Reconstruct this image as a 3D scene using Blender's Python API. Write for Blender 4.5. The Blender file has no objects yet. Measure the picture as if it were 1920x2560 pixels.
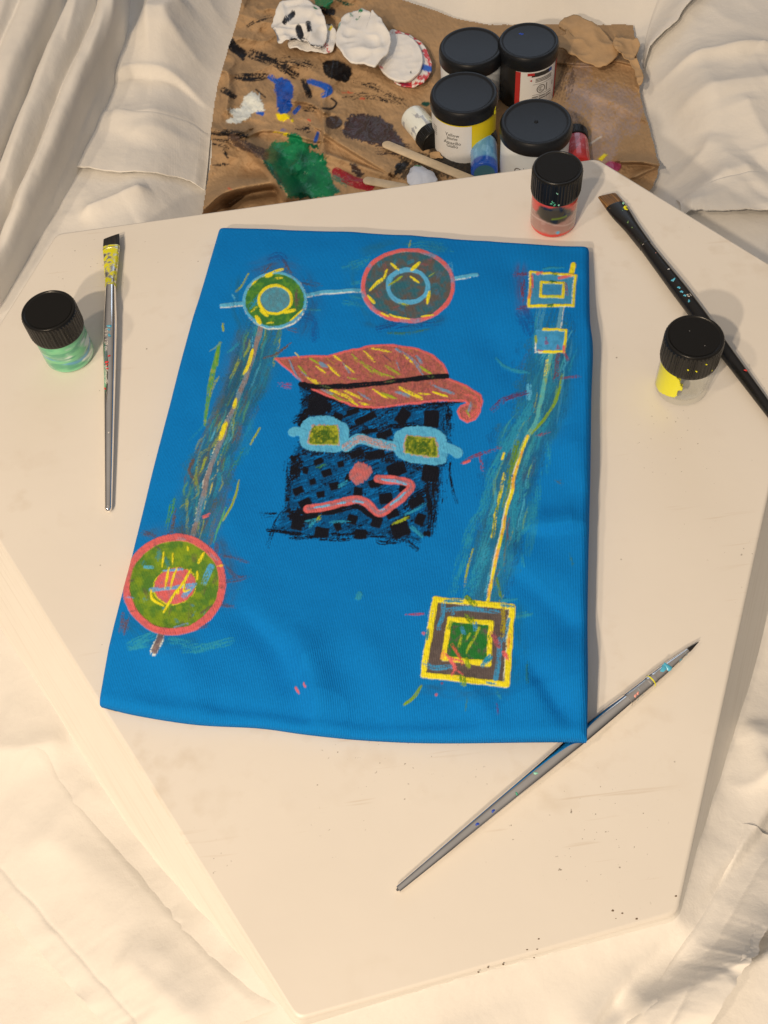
import bpy, bmesh, math, random
import numpy as np
from mathutils import Vector, Matrix

S = bpy.context.scene
COL = S.collection
random.seed(5)
RNG = np.random.default_rng(7)

# ------------------------------------------------------------------ camera
F_PX, NADIR, CAM_Z, ZB = 2600.0, (200.0, 1560.0), 0.717, 0.16    # focal length in photo pixels, nadir, heights in metres
_n = np.array([NADIR[0], NADIR[1], F_PX]); _n /= np.linalg.norm(_n)
_Y = np.array([0, 0, 1.0]) - _n[2] * _n; _Y /= np.linalg.norm(_Y)
_X = np.cross(_Y, -_n)
WM = np.stack([_X, _Y, -_n])               # photo camera axes (right, down, forward) -> world
CAMP = np.array([0, 0, CAM_Z])
cam_d = bpy.data.cameras.new('camera'); cam = bpy.data.objects.new('camera', cam_d); COL.objects.link(cam)
R3 = np.stack([WM[:, 0], -WM[:, 1], -WM[:, 2]], axis=1)
cam.matrix_world = Matrix([[*R3[i], CAMP[i]] for i in range(3)] + [[0, 0, 0, 1]])
cam_d.sensor_fit = 'VERTICAL'; cam_d.sensor_height = 36; cam_d.lens = 36 * F_PX / 2560
cam_d.clip_start = 0.02; cam_d.clip_end = 60
S.camera = cam
S.render.resolution_x, S.render.resolution_y = 768, 1024

# ------------------------------------------------------------------ light (an indoor evening: warm lamps, dim room)
w = bpy.data.worlds.new('World'); S.world = w; w.use_nodes = True
wn = w.node_tree.nodes; wl = w.node_tree.links
bg = wn['Background']; bg.inputs['Strength'].default_value = 0.36
tc = wn.new('ShaderNodeTexCoord'); sx = wn.new('ShaderNodeSeparateXYZ'); rp = wn.new('ShaderNodeValToRGB')
wl.new(tc.outputs['Generated'], sx.inputs[0]); wl.new(sx.outputs['Z'], rp.inputs[0]); wl.new(rp.outputs[0], bg.inputs['Color'])
rp.color_ramp.elements[0].position = 0.0; rp.color_ramp.elements[0].color = (.06, .058, .062, 1)
rp.color_ramp.elements[1].position = 0.9; rp.color_ramp.elements[1].color = (1.0, .88, .77, 1)

def lamp(name, loc, target, power, size, color, shape='DISK', size_y=None):
    d = bpy.data.lights.new(name, 'AREA'); d.energy = power; d.shape = shape; d.size = size; d.color = color
    if size_y: d.size_y = size_y
    o = bpy.data.objects.new(name, d); COL.objects.link(o); o.location = loc
    o.rotation_euler = (Vector(target) - Vector(loc)).to_track_quat('-Z', 'Y').to_euler()
    return o
WARM = (1.0, .78, .55)
lamp('lamp_lower', (-.80, -1.12, ZB + 1.30), (0, .35, ZB), 20.0, .06, WARM)
lamp('lamp_upper', (-.86, -.92, ZB + 1.72), (0, .35, ZB), 24.5, .06, WARM)
lamp('lamp_far', (-1.40, -.46, ZB + 2.2), (0, .4, ZB), 12, .12, WARM)
lamp('window_glow', (.6, 2.7, 1.25), (.2, .8, 0), 4.5, 1.2, (.62, .78, 1.0), 'RECTANGLE', 1.0)

S.view_settings.view_transform = 'Standard'; S.view_settings.look = 'None'
S.view_settings.exposure = 0.0; S.view_settings.gamma = 1.0

# ------------------------------------------------------------------ helpers
def P(px, py, z=ZB):
    """photo pixel -> world point on the horizontal plane z (arrays welcome)"""
    px = np.asarray(px, float); py = np.asarray(py, float); z = np.asarray(z, float)
    r = (px[..., None] - 960) * WM[:, 0] + (py[..., None] - 1280) * WM[:, 1] + F_PX * WM[:, 2]
    t = (z - CAMP[2]) / r[..., 2]
    return CAMP + t[..., None] * r
def proj(p):
    v = (np.asarray(p, float) - CAMP) @ WM
    return 960 + F_PX * v[..., 0] / v[..., 2], 1280 + F_PX * v[..., 1] / v[..., 2]

def lin(c):
    c = np.asarray(c, float) / 255
    return np.where(c <= .04045, c / 12.92, ((c + .055) / 1.055) ** 2.4)
LIGHT = np.array([1.02, .80, .56])
def alb(*c):
    """surface colour of a thing seen as sRGB c under the warm lamps"""
    return np.clip(lin(c) / LIGHT, .004, .86)

def smooth(a, b, x):
    t = np.clip((x - a) / (b - a), 0, 1); return t * t * (3 - 2 * t)
_lat = {}
def vnoise(x, y, seed=0):
    L = _lat.setdefault(seed, np.random.default_rng(1000 + seed).random((256, 256)))
    xi = np.floor(x).astype(int); yi = np.floor(y).astype(int); fx = x - xi; fy = y - yi
    fx = fx * fx * (3 - 2 * fx); fy = fy * fy * (3 - 2 * fy)
    g = lambda i, j: L[(xi + i) & 255, (yi + j) & 255]
    return (g(0, 0) * (1 - fx) + g(1, 0) * fx) * (1 - fy) + (g(0, 1) * (1 - fx) + g(1, 1) * fx) * fy
def fbm(x, y, seed=0, oct=4):
    s = 0; a = .5; n = 0
    for k in range(oct):
        s = s + a * vnoise(x * 2 ** k + 17.3 * k, y * 2 ** k + 5.1 * k, seed + k); n += a; a *= .5
    return s / n
def ridged(x, y, seed=0, oct=3):
    s = 0; a = .5; n = 0
    for k in range(oct):
        s = s + a * (1 - np.abs(2 * vnoise(x * 2 ** k + 9.7 * k, y * 2 ** k + 3.3 * k, seed + k) - 1)) ** 2; n += a; a *= .5
    return s / n

def catmull(pts, n=10, closed=False):
    p = np.asarray(pts, float)
    if len(p) < 3 and not closed:
        t = np.linspace(0, 1, n)[:, None]; return p[0] * (1 - t) + p[-1] * t
    q = np.vstack([p[-1:], p, p[:2]]) if closed else np.vstack([2 * p[:1] - p[1:2], p, 2 * p[-1:] - p[-2:-1]])
    out = []; t = np.linspace(0, 1, n, endpoint=False)[:, None]
    for i in range(1, len(q) - 2):
        a, b, c, d = q[i - 1], q[i], q[i + 1], q[i + 2]
        out.append(.5 * (2 * b + (c - a) * t + (2 * a - 5 * b + 4 * c - d) * t ** 2 + (3 * b - a - 3 * c + d) * t ** 3))
    if not closed: out.append(p[-1:])
    return np.vstack(out)

def seg_dist(X, Y, pts):
    """distance, signed side offset and arc length of the nearest point on a polyline"""
    best = np.full(X.shape, 1e9); side = np.zeros(X.shape); arc = np.zeros(X.shape); L = 0
    for (x0, y0), (x1, y1) in zip(pts[:-1], pts[1:]):
        dx, dy = x1 - x0, y1 - y0; l = math.hypot(dx, dy)
        if l < 1e-9: continue
        t = np.clip(((X - x0) * dx + (Y - y0) * dy) / l ** 2, 0, 1)
        ex = X - x0 - t * dx; ey = Y - y0 - t * dy; d = np.hypot(ex, ey); m = d < best
        best = np.where(m, d, best); side = np.where(m, (ex * dy - ey * dx) / l, side); arc = np.where(m, L + t * l, arc); L += l
    return best, side, arc, L
def inside(X, Y, pts):
    c = np.zeros(X.shape, bool); n = len(pts)
    for i in range(n):
        x0, y0 = pts[i]; x1, y1 = pts[(i + 1) % n]
        if y0 == y1: continue
        m = ((y0 > Y) != (y1 > Y)) & (X < (x1 - x0) * (Y - y0) / (y1 - y0) + x0); c ^= m
    return c
def sdf(X, Y, pts):
    pts = np.asarray(pts, float); d = seg_dist(X, Y, np.vstack([pts, pts[:1]]))[0]
    return np.where(inside(X, Y, pts), -d, d)

class Canvas:
    """a sheet of paint: colour, thickness and motif number on a fine raster laid over the cloth or paper"""
    def __init__(s, x0, y0, x1, y1, step, base):
        s.x0, s.y0, s.step = x0, y0, step
        s.w = int((x1 - x0) / step) + 1; s.h = int((y1 - y0) / step) + 1
        s.c = np.tile(np.asarray(base, float), (s.h, s.w, 1)); s.t = np.zeros((s.h, s.w)); s.id = np.zeros((s.h, s.w), int)
        s.gx = x0 + np.arange(s.w) * step; s.gy = y0 + np.arange(s.h) * step; s.k = 0
        X, Y = np.meshgrid(s.gx, s.gy)
        s.X = X + 4 * (fbm(X / 30, Y / 30, 901, 2) - .5) + 1.3 * (fbm(X / 3.2, Y / 3.2, 903, 2) - .5); s.Y = Y + 4 * (fbm(X / 30, Y / 30, 905, 2) - .5) + 1.3 * (fbm(X / 3.2, Y / 3.2, 907, 2) - .5)
    def win(s, pts, m):
        p = np.asarray(pts)
        a = max(0, int((p[:, 0].min() - m - s.x0) / s.step)); b = min(s.w, int((p[:, 0].max() + m - s.x0) / s.step) + 2)
        c = max(0, int((p[:, 1].min() - m - s.y0) / s.step)); d = min(s.h, int((p[:, 1].max() + m - s.y0) / s.step) + 2)
        if b <= a or d <= c: return None
        return (slice(c, d), slice(a, b)), s.X[c:d, a:b], s.Y[c:d, a:b]
    def put(s, sl, a, color, thick, ident, X, Y, color2=None, mix=.5, scale=9):
        s.k += 1; col = np.asarray(color, float)
        if color2 is not None:
            m = smooth(mix - .22, mix + .22, fbm(X / scale, Y / scale, 40 + s.k % 50, 4))[..., None]; col = col * (1 - m) + np.asarray(color2) * m
        col = col * (1 + .16 * (fbm(X / 5, Y / 5, 3 + s.k % 20, 3) - .5))[..., None] if col.ndim == 3 else col * (1 + .16 * (fbm(X / 5, Y / 5, 3 + s.k % 20, 3) - .5))[..., None]
        s.c[sl] = s.c[sl] * (1 - a[..., None]) + col * a[..., None]
        s.t[sl] = s.t[sl] * (1 - .3 * a) + a * thick
        if ident: s.id[sl] = np.where(a > .45, ident, s.id[sl])
    def stroke(s, pts, w, color, dry=0., thick=.2, ident=0, taper=.0, wob=.12, op=1., color2=None, mix=.5, curve=True, seed=None, scale=9):
        q = catmull(pts, 8) if curve and len(pts) > 2 else np.asarray(pts, float)
        r = s.win(q, w * .8 + 4)
        if r is None: return
        sl, X, Y = r; d, side, arc, L = seg_dist(X, Y, q); sd = s.k if seed is None else seed
        hw = w / 2 * (1 + wob * 2 * (fbm(arc / 26, arc * 0 + sd * 3.7, 11, 3) - .5) * 2)
        if taper: hw = hw * (1 - taper + taper * np.sqrt(np.clip(np.sin(np.pi * np.clip(arc / L, .001, .999)), 0, 1)))
        a = smooth(.9, -.9, d - hw)
        if dry:
            br = .55 * vnoise(side / 1.6 + 31 * sd, arc / 26 + sd, 21) + .45 * vnoise(X / 1.9, Y / 1.9, 22)
            ends = .25 * smooth(.45, 1., np.abs(arc / L - .5) * 2) + .2 * smooth(.3, 1, d / np.maximum(hw, .1))
            thr = .1 + dry * .75 + ends * dry
            a = a * smooth(thr - .10, thr + .10, br)
        s.put(sl, a * op, color, thick, ident, X, Y, color2, mix, scale)
    def poly(s, pts, color, thick=.2, ident=0, rough=1.5, dry=0., color2=None, mix=.5, scale=9, op=1., closed_curve=False, bdir=None):
        q = catmull(pts, 6, True) if closed_curve else np.asarray(pts, float)
        r = s.win(q, 8)
        if r is None: return
        sl, X, Y = r; d = sdf(X, Y, q) + rough * 2 * (fbm(X / 5, Y / 5, 60 + s.k % 30, 3) - .5) * 2
        a = smooth(.9, -.9, d)
        if dry:
            if bdir is None: br = .5 * fbm(X / 7, Y / 7, 70 + s.k % 9, 3) + .5 * vnoise(X / 1.9, Y / 1.9, 23)
            else:
                c_, s_ = math.cos(bdir), math.sin(bdir); u = X * c_ + Y * s_; v = -X * s_ + Y * c_
                br = .45 * vnoise(v / 2.2, u / 30, 24) + .25 * fbm(X / 12, Y / 12, 71, 2) + .3 * vnoise(X / 1.9, Y / 1.9, 23)
            a = a * smooth(dry - .12, dry + .12, br)
        s.put(sl, a * op, color, thick, ident, X, Y, color2, mix, scale)
    def haze(s, pts, w, color, op):
        q = catmull(pts, 6); r = s.win(q, w * 1.3)
        if r is None: return
        sl, X, Y = r; d, side, arc, L = seg_dist(X, Y, q); u = side * .5; s.k += 1
        a = op * np.exp(-(d / (w * .5)) ** 2) * np.clip(.55 + 2.2 * (fbm(side / 9 + s.k, arc / 34, 90 + s.k % 7, 3) - .45), 0, 1.4) * (.65 + .7 * vnoise(X / 1.8, Y / 1.8, 26))
        s.put(sl, np.clip(a, 0, 1), color, .05, 0, X, Y)
    def ring(s, c, rx, ry, w, color, rot=0., **k):
        t = np.linspace(0, 2 * np.pi, 49); ct, st = math.cos(rot), math.sin(rot)
        x = rx * np.cos(t); y = ry * np.sin(t)
        s.stroke(np.stack([c[0] + x * ct - y * st, c[1] + x * st + y * ct], 1), w, color, curve=False, **k)
    def disc(s, c, rx, ry, color, rot=0., **k):
        t = np.linspace(0, 2 * np.pi, 40, endpoint=False); ct, st = math.cos(rot), math.sin(rot)
        x = rx * np.cos(t); y = ry * np.sin(t)
        s.poly(np.stack([c[0] + x * ct - y * st, c[1] + x * st + y * ct], 1), color, **k)
    def sample(s, px, py):
        fx = np.clip((px - s.x0) / s.step, 0, s.w - 1.001); fy = np.clip((py - s.y0) / s.step, 0, s.h - 1.001)
        xi = fx.astype(int); yi = fy.astype(int); ax = (fx - xi)[..., None]; ay = (fy - yi)[..., None]
        L = lambda A: (A[yi, xi] * (1 - ax) + A[yi, xi + 1] * ax) * (1 - ay) + (A[yi + 1, xi] * (1 - ax) + A[yi + 1, xi + 1] * ax) * ay
        return L(s.c), L(s.t[..., None])[..., 0], s.id[np.rint(fy).astype(int), np.rint(fx).astype(int)]

# ------------------------------------------------------------------ object helpers
def tag(o, label=None, cat=None, group=None, kind=None):
    if label: o['label'] = label
    if cat: o['category'] = cat
    if group: o['group'] = group
    if kind: o['kind'] = kind
    return o
def thing(name, label, cat, loc=(0, 0, 0), group=None):
    o = bpy.data.objects.new(name, None); COL.objects.link(o); o.location = loc; o.empty_display_size = .01
    return tag(o, label, cat, group)
def link(name, me, mat, parent=None):
    o = bpy.data.objects.new(name, me); COL.objects.link(o)
    if mat is not None:
        me.materials.clear(); me.materials.append(mat)
    if parent is not None:
        o.parent = parent
    return o
def mesh(name, V, Fc, smooth_sh=True):
    me = bpy.data.meshes.new(name); V = np.asarray(V, float)
    if isinstance(Fc, np.ndarray):
        n = len(Fc); k = Fc.shape[1]
        me.vertices.add(len(V)); me.vertices.foreach_set('co', V.ravel())
        me.loops.add(n * k); me.loops.foreach_set('vertex_index', Fc.ravel().astype(np.int32))
        me.polygons.add(n); me.polygons.foreach_set('loop_start', np.arange(0, n * k, k, dtype=np.int32))
        me.update(calc_edges=True); me.validate()
    else:
        me.from_pydata([tuple(v) for v in V], [], Fc); me.update()
    me.polygons.foreach_set('use_smooth', np.full(len(me.polygons), smooth_sh)); return me
def paint_attr(me, C):
    a = me.color_attributes.new('paint', 'FLOAT_COLOR', 'POINT')
    a.data.foreach_set('color', np.concatenate([np.clip(C, 0, 1), np.ones((len(C), 1))], 1).astype(np.float32).ravel())
def scal_attr(me, name, v):
    a = me.attributes.new(name, 'FLOAT', 'POINT'); a.data.foreach_set('value', np.asarray(v, np.float32).ravel())
def grid_faces(nr, nc, wrap=False):
    i, j = np.meshgrid(np.arange(nr - 1), np.arange(nc if wrap else nc - 1), indexing='ij'); j2 = (j + 1) % nc
    return np.stack([i * nc + j, i * nc + j2, (i + 1) * nc + j2, (i + 1) * nc + j], -1).reshape(-1, 4)
def grid_normals(G):
    du = np.gradient(G, axis=1); dv = np.gradient(G, axis=0); n = np.cross(du, dv)
    return n / np.maximum(np.linalg.norm(n, axis=-1, keepdims=True), 1e-12)
def sheet_parts(G, valid, C, T, ID, names, root_name, mat, parent=None, flip=False):
    """one dense grid cut into a root mesh (id 0) and one mesh for each painted motif"""
    nr, nc = G.shape[:2]; Fc = grid_faces(nr, nc)
    if flip: Fc = Fc[:, ::-1]
    Fc = Fc[valid.ravel()[Fc].all(1)]; fid = ID.ravel()[Fc]; fid = np.sort(fid, 1)[:, 1]
    V = G.reshape(-1, 3); Cc = C.reshape(-1, 3); Tt = T.ravel(); N = grid_normals(G).reshape(-1, 3) * (-1 if flip else 1)
    objs = {}
    for k in sorted(set(fid.tolist())):
        f = Fc[fid == k]; used, inv = np.unique(f.ravel(), return_inverse=True); f2 = inv.reshape(-1, 4)
        nm = root_name if k == 0 else names[k]
        me = mesh(nm, V[used], f2)
        if len(me.polygons) != len(f2): pass
        paint_attr(me, Cc[used]); scal_attr(me, 'thick', Tt[used])
        if len(me.vertices) == len(used): me.normals_split_custom_set_from_vertices(N[used].tolist())
        objs[k] = link(nm, me, mat, None)
    root = objs[0]
    for k, o in objs.items():
        if k: o.parent = root
    return root
def lathe(prof, n=64, rmod=None):
    """prof: list of (r, z); rmod(r, z, ang) -> r"""
    a = np.linspace(0, 2 * np.pi, n, endpoint=False); V = []
    for r, z in prof:
        rr = np.full(n, r) if rmod is None else rmod(r, z, a)
        V.append(np.stack([rr * np.cos(a), rr * np.sin(a), np.full(n, z)], 1))
    V = np.vstack(V); Fc = grid_faces(len(prof), n, True); return V, Fc

# ------------------------------------------------------------------ materials
def mat(name, color=(.8, .8, .8), rough=.6, metal=0., spec=.5, coat=0., bump=None, mott=None, sheen=0., trans=0., attr=False):
    m = bpy.data.materials.new(name); m.use_nodes = True; nt = m.node_tree; n = nt.nodes; l = nt.links; b = n['Principled BSDF']
    b.inputs['Roughness'].default_value = rough; b.inputs['Metallic'].default_value = metal
    b.inputs['Specular IOR Level'].default_value = spec; b.inputs['Coat Weight'].default_value = coat; b.inputs['Coat Roughness'].default_value = .06
    b.inputs['Sheen Weight'].default_value = sheen; b.inputs['Base Color'].default_value = (*color, 1)
    co = n.new('ShaderNodeTexCoord'); src = None
    if attr:
        at = n.new('ShaderNodeAttribute'); at.attribute_name = 'paint'; src = at.outputs['Color']
    if mott:
        sc, amt = mott; no = n.new('ShaderNodeTexNoise'); no.inputs['Scale'].default_value = sc; no.inputs['Detail'].default_value = 5
        l.new(co.outputs['Object'], no.inputs['Vector'])
        mr = n.new('ShaderNodeMapRange'); mr.inputs[1].default_value = .25; mr.inputs[2].default_value = .75
        mr.inputs[3].default_value = 1 - amt; mr.inputs[4].default_value = 1 + amt * .5; l.new(no.outputs['Fac'], mr.inputs[0])
        mx = n.new('ShaderNodeMix'); mx.data_type = 'RGBA'; mx.blend_type = 'MULTIPLY'; mx.inputs[0].default_value = 1
        if src: l.new(src, mx.inputs[6])
        else: mx.inputs[6].default_value = (*color, 1)
        cb = n.new('ShaderNodeCombineColor')
        for k in range(3): l.new(mr.outputs[0], cb.inputs[k])
        l.new(cb.outputs[0], mx.inputs[7]); src = mx.outputs[2]
    if src: l.new(src, b.inputs['Base Color'])
    if bump:
        sc, st, dist = bump; nb = n.new('ShaderNodeTexNoise'); nb.inputs['Scale'].default_value = sc; nb.inputs['Detail'].default_value = 4
        l.new(co.outputs['Object'], nb.inputs['Vector']); bp = n.new('ShaderNodeBump'); bp.inputs['Strength'].default_value = st
        bp.inputs['Distance'].default_value = dist; l.new(nb.outputs['Fac'], bp.inputs['Height']); l.new(bp.outputs[0], b.inputs['Normal'])
    return m
def thin_glass(name):
    m = bpy.data.materials.new(name); m.use_nodes = True; nt = m.node_tree; n = nt.nodes; l = nt.links; n.remove(n['Principled BSDF'])
    tr = n.new('ShaderNodeBsdfTransparent'); tr.inputs[0].default_value = (.988, .992, .986, 1)
    gl = n.new('ShaderNodeBsdfGlossy'); gl.inputs['Roughness'].default_value = .03
    lw = n.new('ShaderNodeLayerWeight'); pw = n.new('ShaderNodeMath'); pw.operation = 'POWER'; pw.inputs[1].default_value = 3.5; l.new(lw.outputs['Facing'], pw.inputs[0])
    fr = n.new('ShaderNodeMath'); fr.operation = 'MULTIPLY_ADD'; fr.inputs[1].default_value = .5; fr.inputs[2].default_value = .02; l.new(pw.outputs[0], fr.inputs[0]); mx = n.new('ShaderNodeMixShader')
    l.new(fr.outputs[0], mx.inputs[0]); l.new(tr.outputs[0], mx.inputs[1]); l.new(gl.outputs[0], mx.inputs[2]); l.new(mx.outputs[0], n['Material Output'].inputs[0])
    return m
M = {}
M['cap'] = mat('black_plastic', (.010, .010, .010), .30, spec=.35, bump=(900, .12, .0004))
M['cap_top'] = mat('black_plastic_matt', (.010, .010, .010), .55, spec=.16, bump=(1500, .2, .0003))
M['big_lid'] = mat('black_lid_plastic', (.009, .011, .015), .36, spec=.33, bump=(1200, .2, .0003))
M['silver'] = mat('silver_lacquer', (.97, .94, .90), .10, 1.0, mott=(60, .10))
M['ferrule'] = mat('ferrule_metal', (.8, .77, .73), .2, 1.0, mott=(300, .2))
M['blackwood'] = mat('black_lacquer', (.010, .010, .011), .28, bump=(300, .1, .0005))
M['glass'] = thin_glass('jar_glass')
M['paintfilm'] = mat('dried_paint_film', attr=True, rough=.22, coat=.5)
M['paint_matt'] = mat('dried_paint', attr=True, rough=.42, bump=(500, .25, .0005))
M['label'] = mat('paper_label', tuple(alb(225, 205, 178)), .5)
M['ink'] = mat('printed_ink', (.03, .03, .03), .6)
M['ink_grey'] = mat('printed_grey_ink', (.16, .15, .15), .6)
M['red_ink'] = mat('printed_red_ink', (.45, .03, .03), .5)
M['blue_ink'] = mat('printed_blue_ink', (.03, .08, .35), .5)
M['white_ink'] = mat('printed_white_ink', (.85, .83, .8), .5)
M['yellow_body'] = mat('yellow_plastic', tuple(alb(225, 185, 5)), .35, mott=(60, .1))
M['white_body'] = mat('white_plastic', tuple(alb(222, 208, 195)), .35, mott=(60, .08))
M['black_body'] = mat('black_plastic_body', (.016, .016, .018), .3)
M['stick'] = mat('birch_wood', tuple(alb(205, 170, 125)), .6, mott=(120, .18), bump=(200, .2, .0006))
def blob_mat(name, c, rough=.3): return mat(name, tuple(alb(*c)), rough, bump=(350, .3, .0008))
M['p_yellow'] = blob_mat('yellow_paint', (250, 215, 20)); M['p_teal'] = blob_mat('teal_paint', (85, 165, 170)); M['p_red'] = blob_mat('red_paint', (215, 55, 45))
M['p_green'] = blob_mat('green_paint', (70, 150, 105)); M['p_blue'] = blob_mat('blue_paint', (40, 70, 150)); M['p_pink'] = blob_mat('pink_paint', (190, 75, 100))
M['p_mint'] = blob_mat('mint_paint', (150, 195, 150)); M['p_coral'] = blob_mat('coral_paint', (235, 150, 120))

# board: worn white paint with specks, stains and scratches
def board_mat():
    m = mat('worn_white_paint', (.775, .745, .695), .38, mott=(7, .05), bump=(60, .08, .002)); nt = m.node_tree; n = nt.nodes; l = nt.links; b = n['Principled BSDF']
    base = b.inputs['Base Color'].links[0].from_socket; co = [x for x in n if x.type == 'TEX_COORD'][0]
    def noise(sc, det=4):
        t = n.new('ShaderNodeTexNoise'); t.inputs['Scale'].default_value = sc; t.inputs['Detail'].default_value = det; l.new(co.outputs['Object'], t.inputs['Vector']); return t.outputs['Fac']
    def rng(s, a, bb, lo, hi):
        r = n.new('ShaderNodeMapRange'); r.inputs[1].default_value = a; r.inputs[2].default_value = bb; r.inputs[3].default_value = lo; r.inputs[4].default_value = hi; l.new(s, r.inputs[0]); return r.outputs[0]
    def mul(a, c):
        k = n.new('ShaderNodeMath'); k.operation = 'MULTIPLY'; l.new(a, k.inputs[0]); l.new(c, k.inputs[1]); return k.outputs[0]
    def over(src, fac, col):
        x = n.new('ShaderNodeMix'); x.data_type = 'RGBA'; l.new(fac, x.inputs[0]); l.new(src, x.inputs[6]); x.inputs[7].default_value = (*col, 1); return x.outputs[2]
    # brown stains
    c = over(base, mul(rng(noise(60, 7), .54, .74, 0, .34), rng(noise(7), .46, .64, 0, 1)), (.52, .43, .32))
    # dark specks, in clusters
    c = over(c, mul(rng(noise(430, 3), .70, .745, 0, .8), rng(noise(9, 3), .50, .62, 0, 1)), (.13, .10, .075))
    v2 = n.new('ShaderNodeTexVoronoi'); v2.inputs['Scale'].default_value = 62; l.new(co.outputs['Object'], v2.inputs['Vector'])
    c = over(c, mul(rng(v2.outputs['Distance'], .018, .048, 1, 0), rng(noise(60, 2), .46, .52, 0, .8)), (.13, .10, .075))
    # hairline scratches
    mp = n.new('ShaderNodeMapping'); mp.inputs['Rotation'].default_value = (0, 0, .6); mp.inputs['Scale'].default_value = (9, 160, 1); l.new(co.outputs['Object'], mp.inputs[0])
    sn = n.new('ShaderNodeTexNoise'); sn.inputs['Scale'].default_value = 1.6; sn.inputs['Detail'].default_value = 2; l.new(mp.outputs[0], sn.inputs['Vector'])
    c = over(c, mul(rng(sn.outputs['Fac'], .66, .72, 0, .35), rng(noise(9), .5, .6, 0, 1)), (.55, .46, .36))
    l.new(c, b.inputs['Base Color']); return m
M['board'] = board_mat()
def side_mat():
    m = mat('board_side_paint', (.80, .78, .735), .5, mott=(9, .06)); n = m.node_tree.nodes; l = m.node_tree.links; b = n['Principled BSDF']; co = [x for x in n if x.type == 'TEX_COORD'][0]; src = b.inputs['Base Color'].links[0].from_socket
    mp = n.new('ShaderNodeMapping'); mp.inputs['Scale'].default_value = (14, 14, 420); l.new(co.outputs['Object'], mp.inputs[0]); no = n.new('ShaderNodeTexNoise'); no.inputs['Scale'].default_value = 1; no.inputs['Detail'].default_value = 5; l.new(mp.outputs[0], no.inputs['Vector'])
    r = n.new('ShaderNodeMapRange'); r.inputs[1].default_value = .50; r.inputs[2].default_value = .74; r.inputs[3].default_value = 0; r.inputs[4].default_value = .16; l.new(no.outputs['Fac'], r.inputs[0])
    x = n.new('ShaderNodeMix'); x.data_type = 'RGBA'; l.new(r.outputs[0], x.inputs[0]); l.new(src, x.inputs[6]); x.inputs[7].default_value = (.40, .33, .25, 1); l.new(x.outputs[2], b.inputs['Base Color'])
    bp = n.new('ShaderNodeBump'); bp.inputs['Strength'].default_value = .08; bp.inputs['Distance'].default_value = .001; l.new(no.outputs['Fac'], bp.inputs['Height']); l.new(bp.outputs[0], b.inputs['Normal']); return m
M['side'] = side_mat()

def cloth_mat(name, col, weave=2600, sheen=.1):
    m = mat(name, col, .88, sheen=sheen, mott=(14, .05)); nt = m.node_tree; n = nt.nodes; l = nt.links; b = n['Principled BSDF']
    co = [x for x in n if x.type == 'TEX_COORD'][0]
    def nz(sc, d):
        t = n.new('ShaderNodeTexNoise'); t.inputs['Scale'].default_value = sc; t.inputs['Detail'].default_value = d; l.new(co.outputs['Object'], t.inputs['Vector']); return t.outputs['Fac']
    b1 = n.new('ShaderNodeBump'); b1.inputs['Strength'].default_value = .12; b1.inputs['Distance'].default_value = .0006; l.new(nz(weave * .4, 3), b1.inputs['Height'])
    b2 = n.new('ShaderNodeBump'); b2.inputs['Strength'].default_value = .30; b2.inputs['Distance'].default_value = .004; l.new(nz(55, 4), b2.inputs['Height']); l.new(b1.outputs[0], b2.inputs['Normal'])
    l.new(b2.outputs[0], b.inputs['Normal']); return m
M['cloth'] = cloth_mat('white_cotton', (.78, .765, .735))

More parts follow.
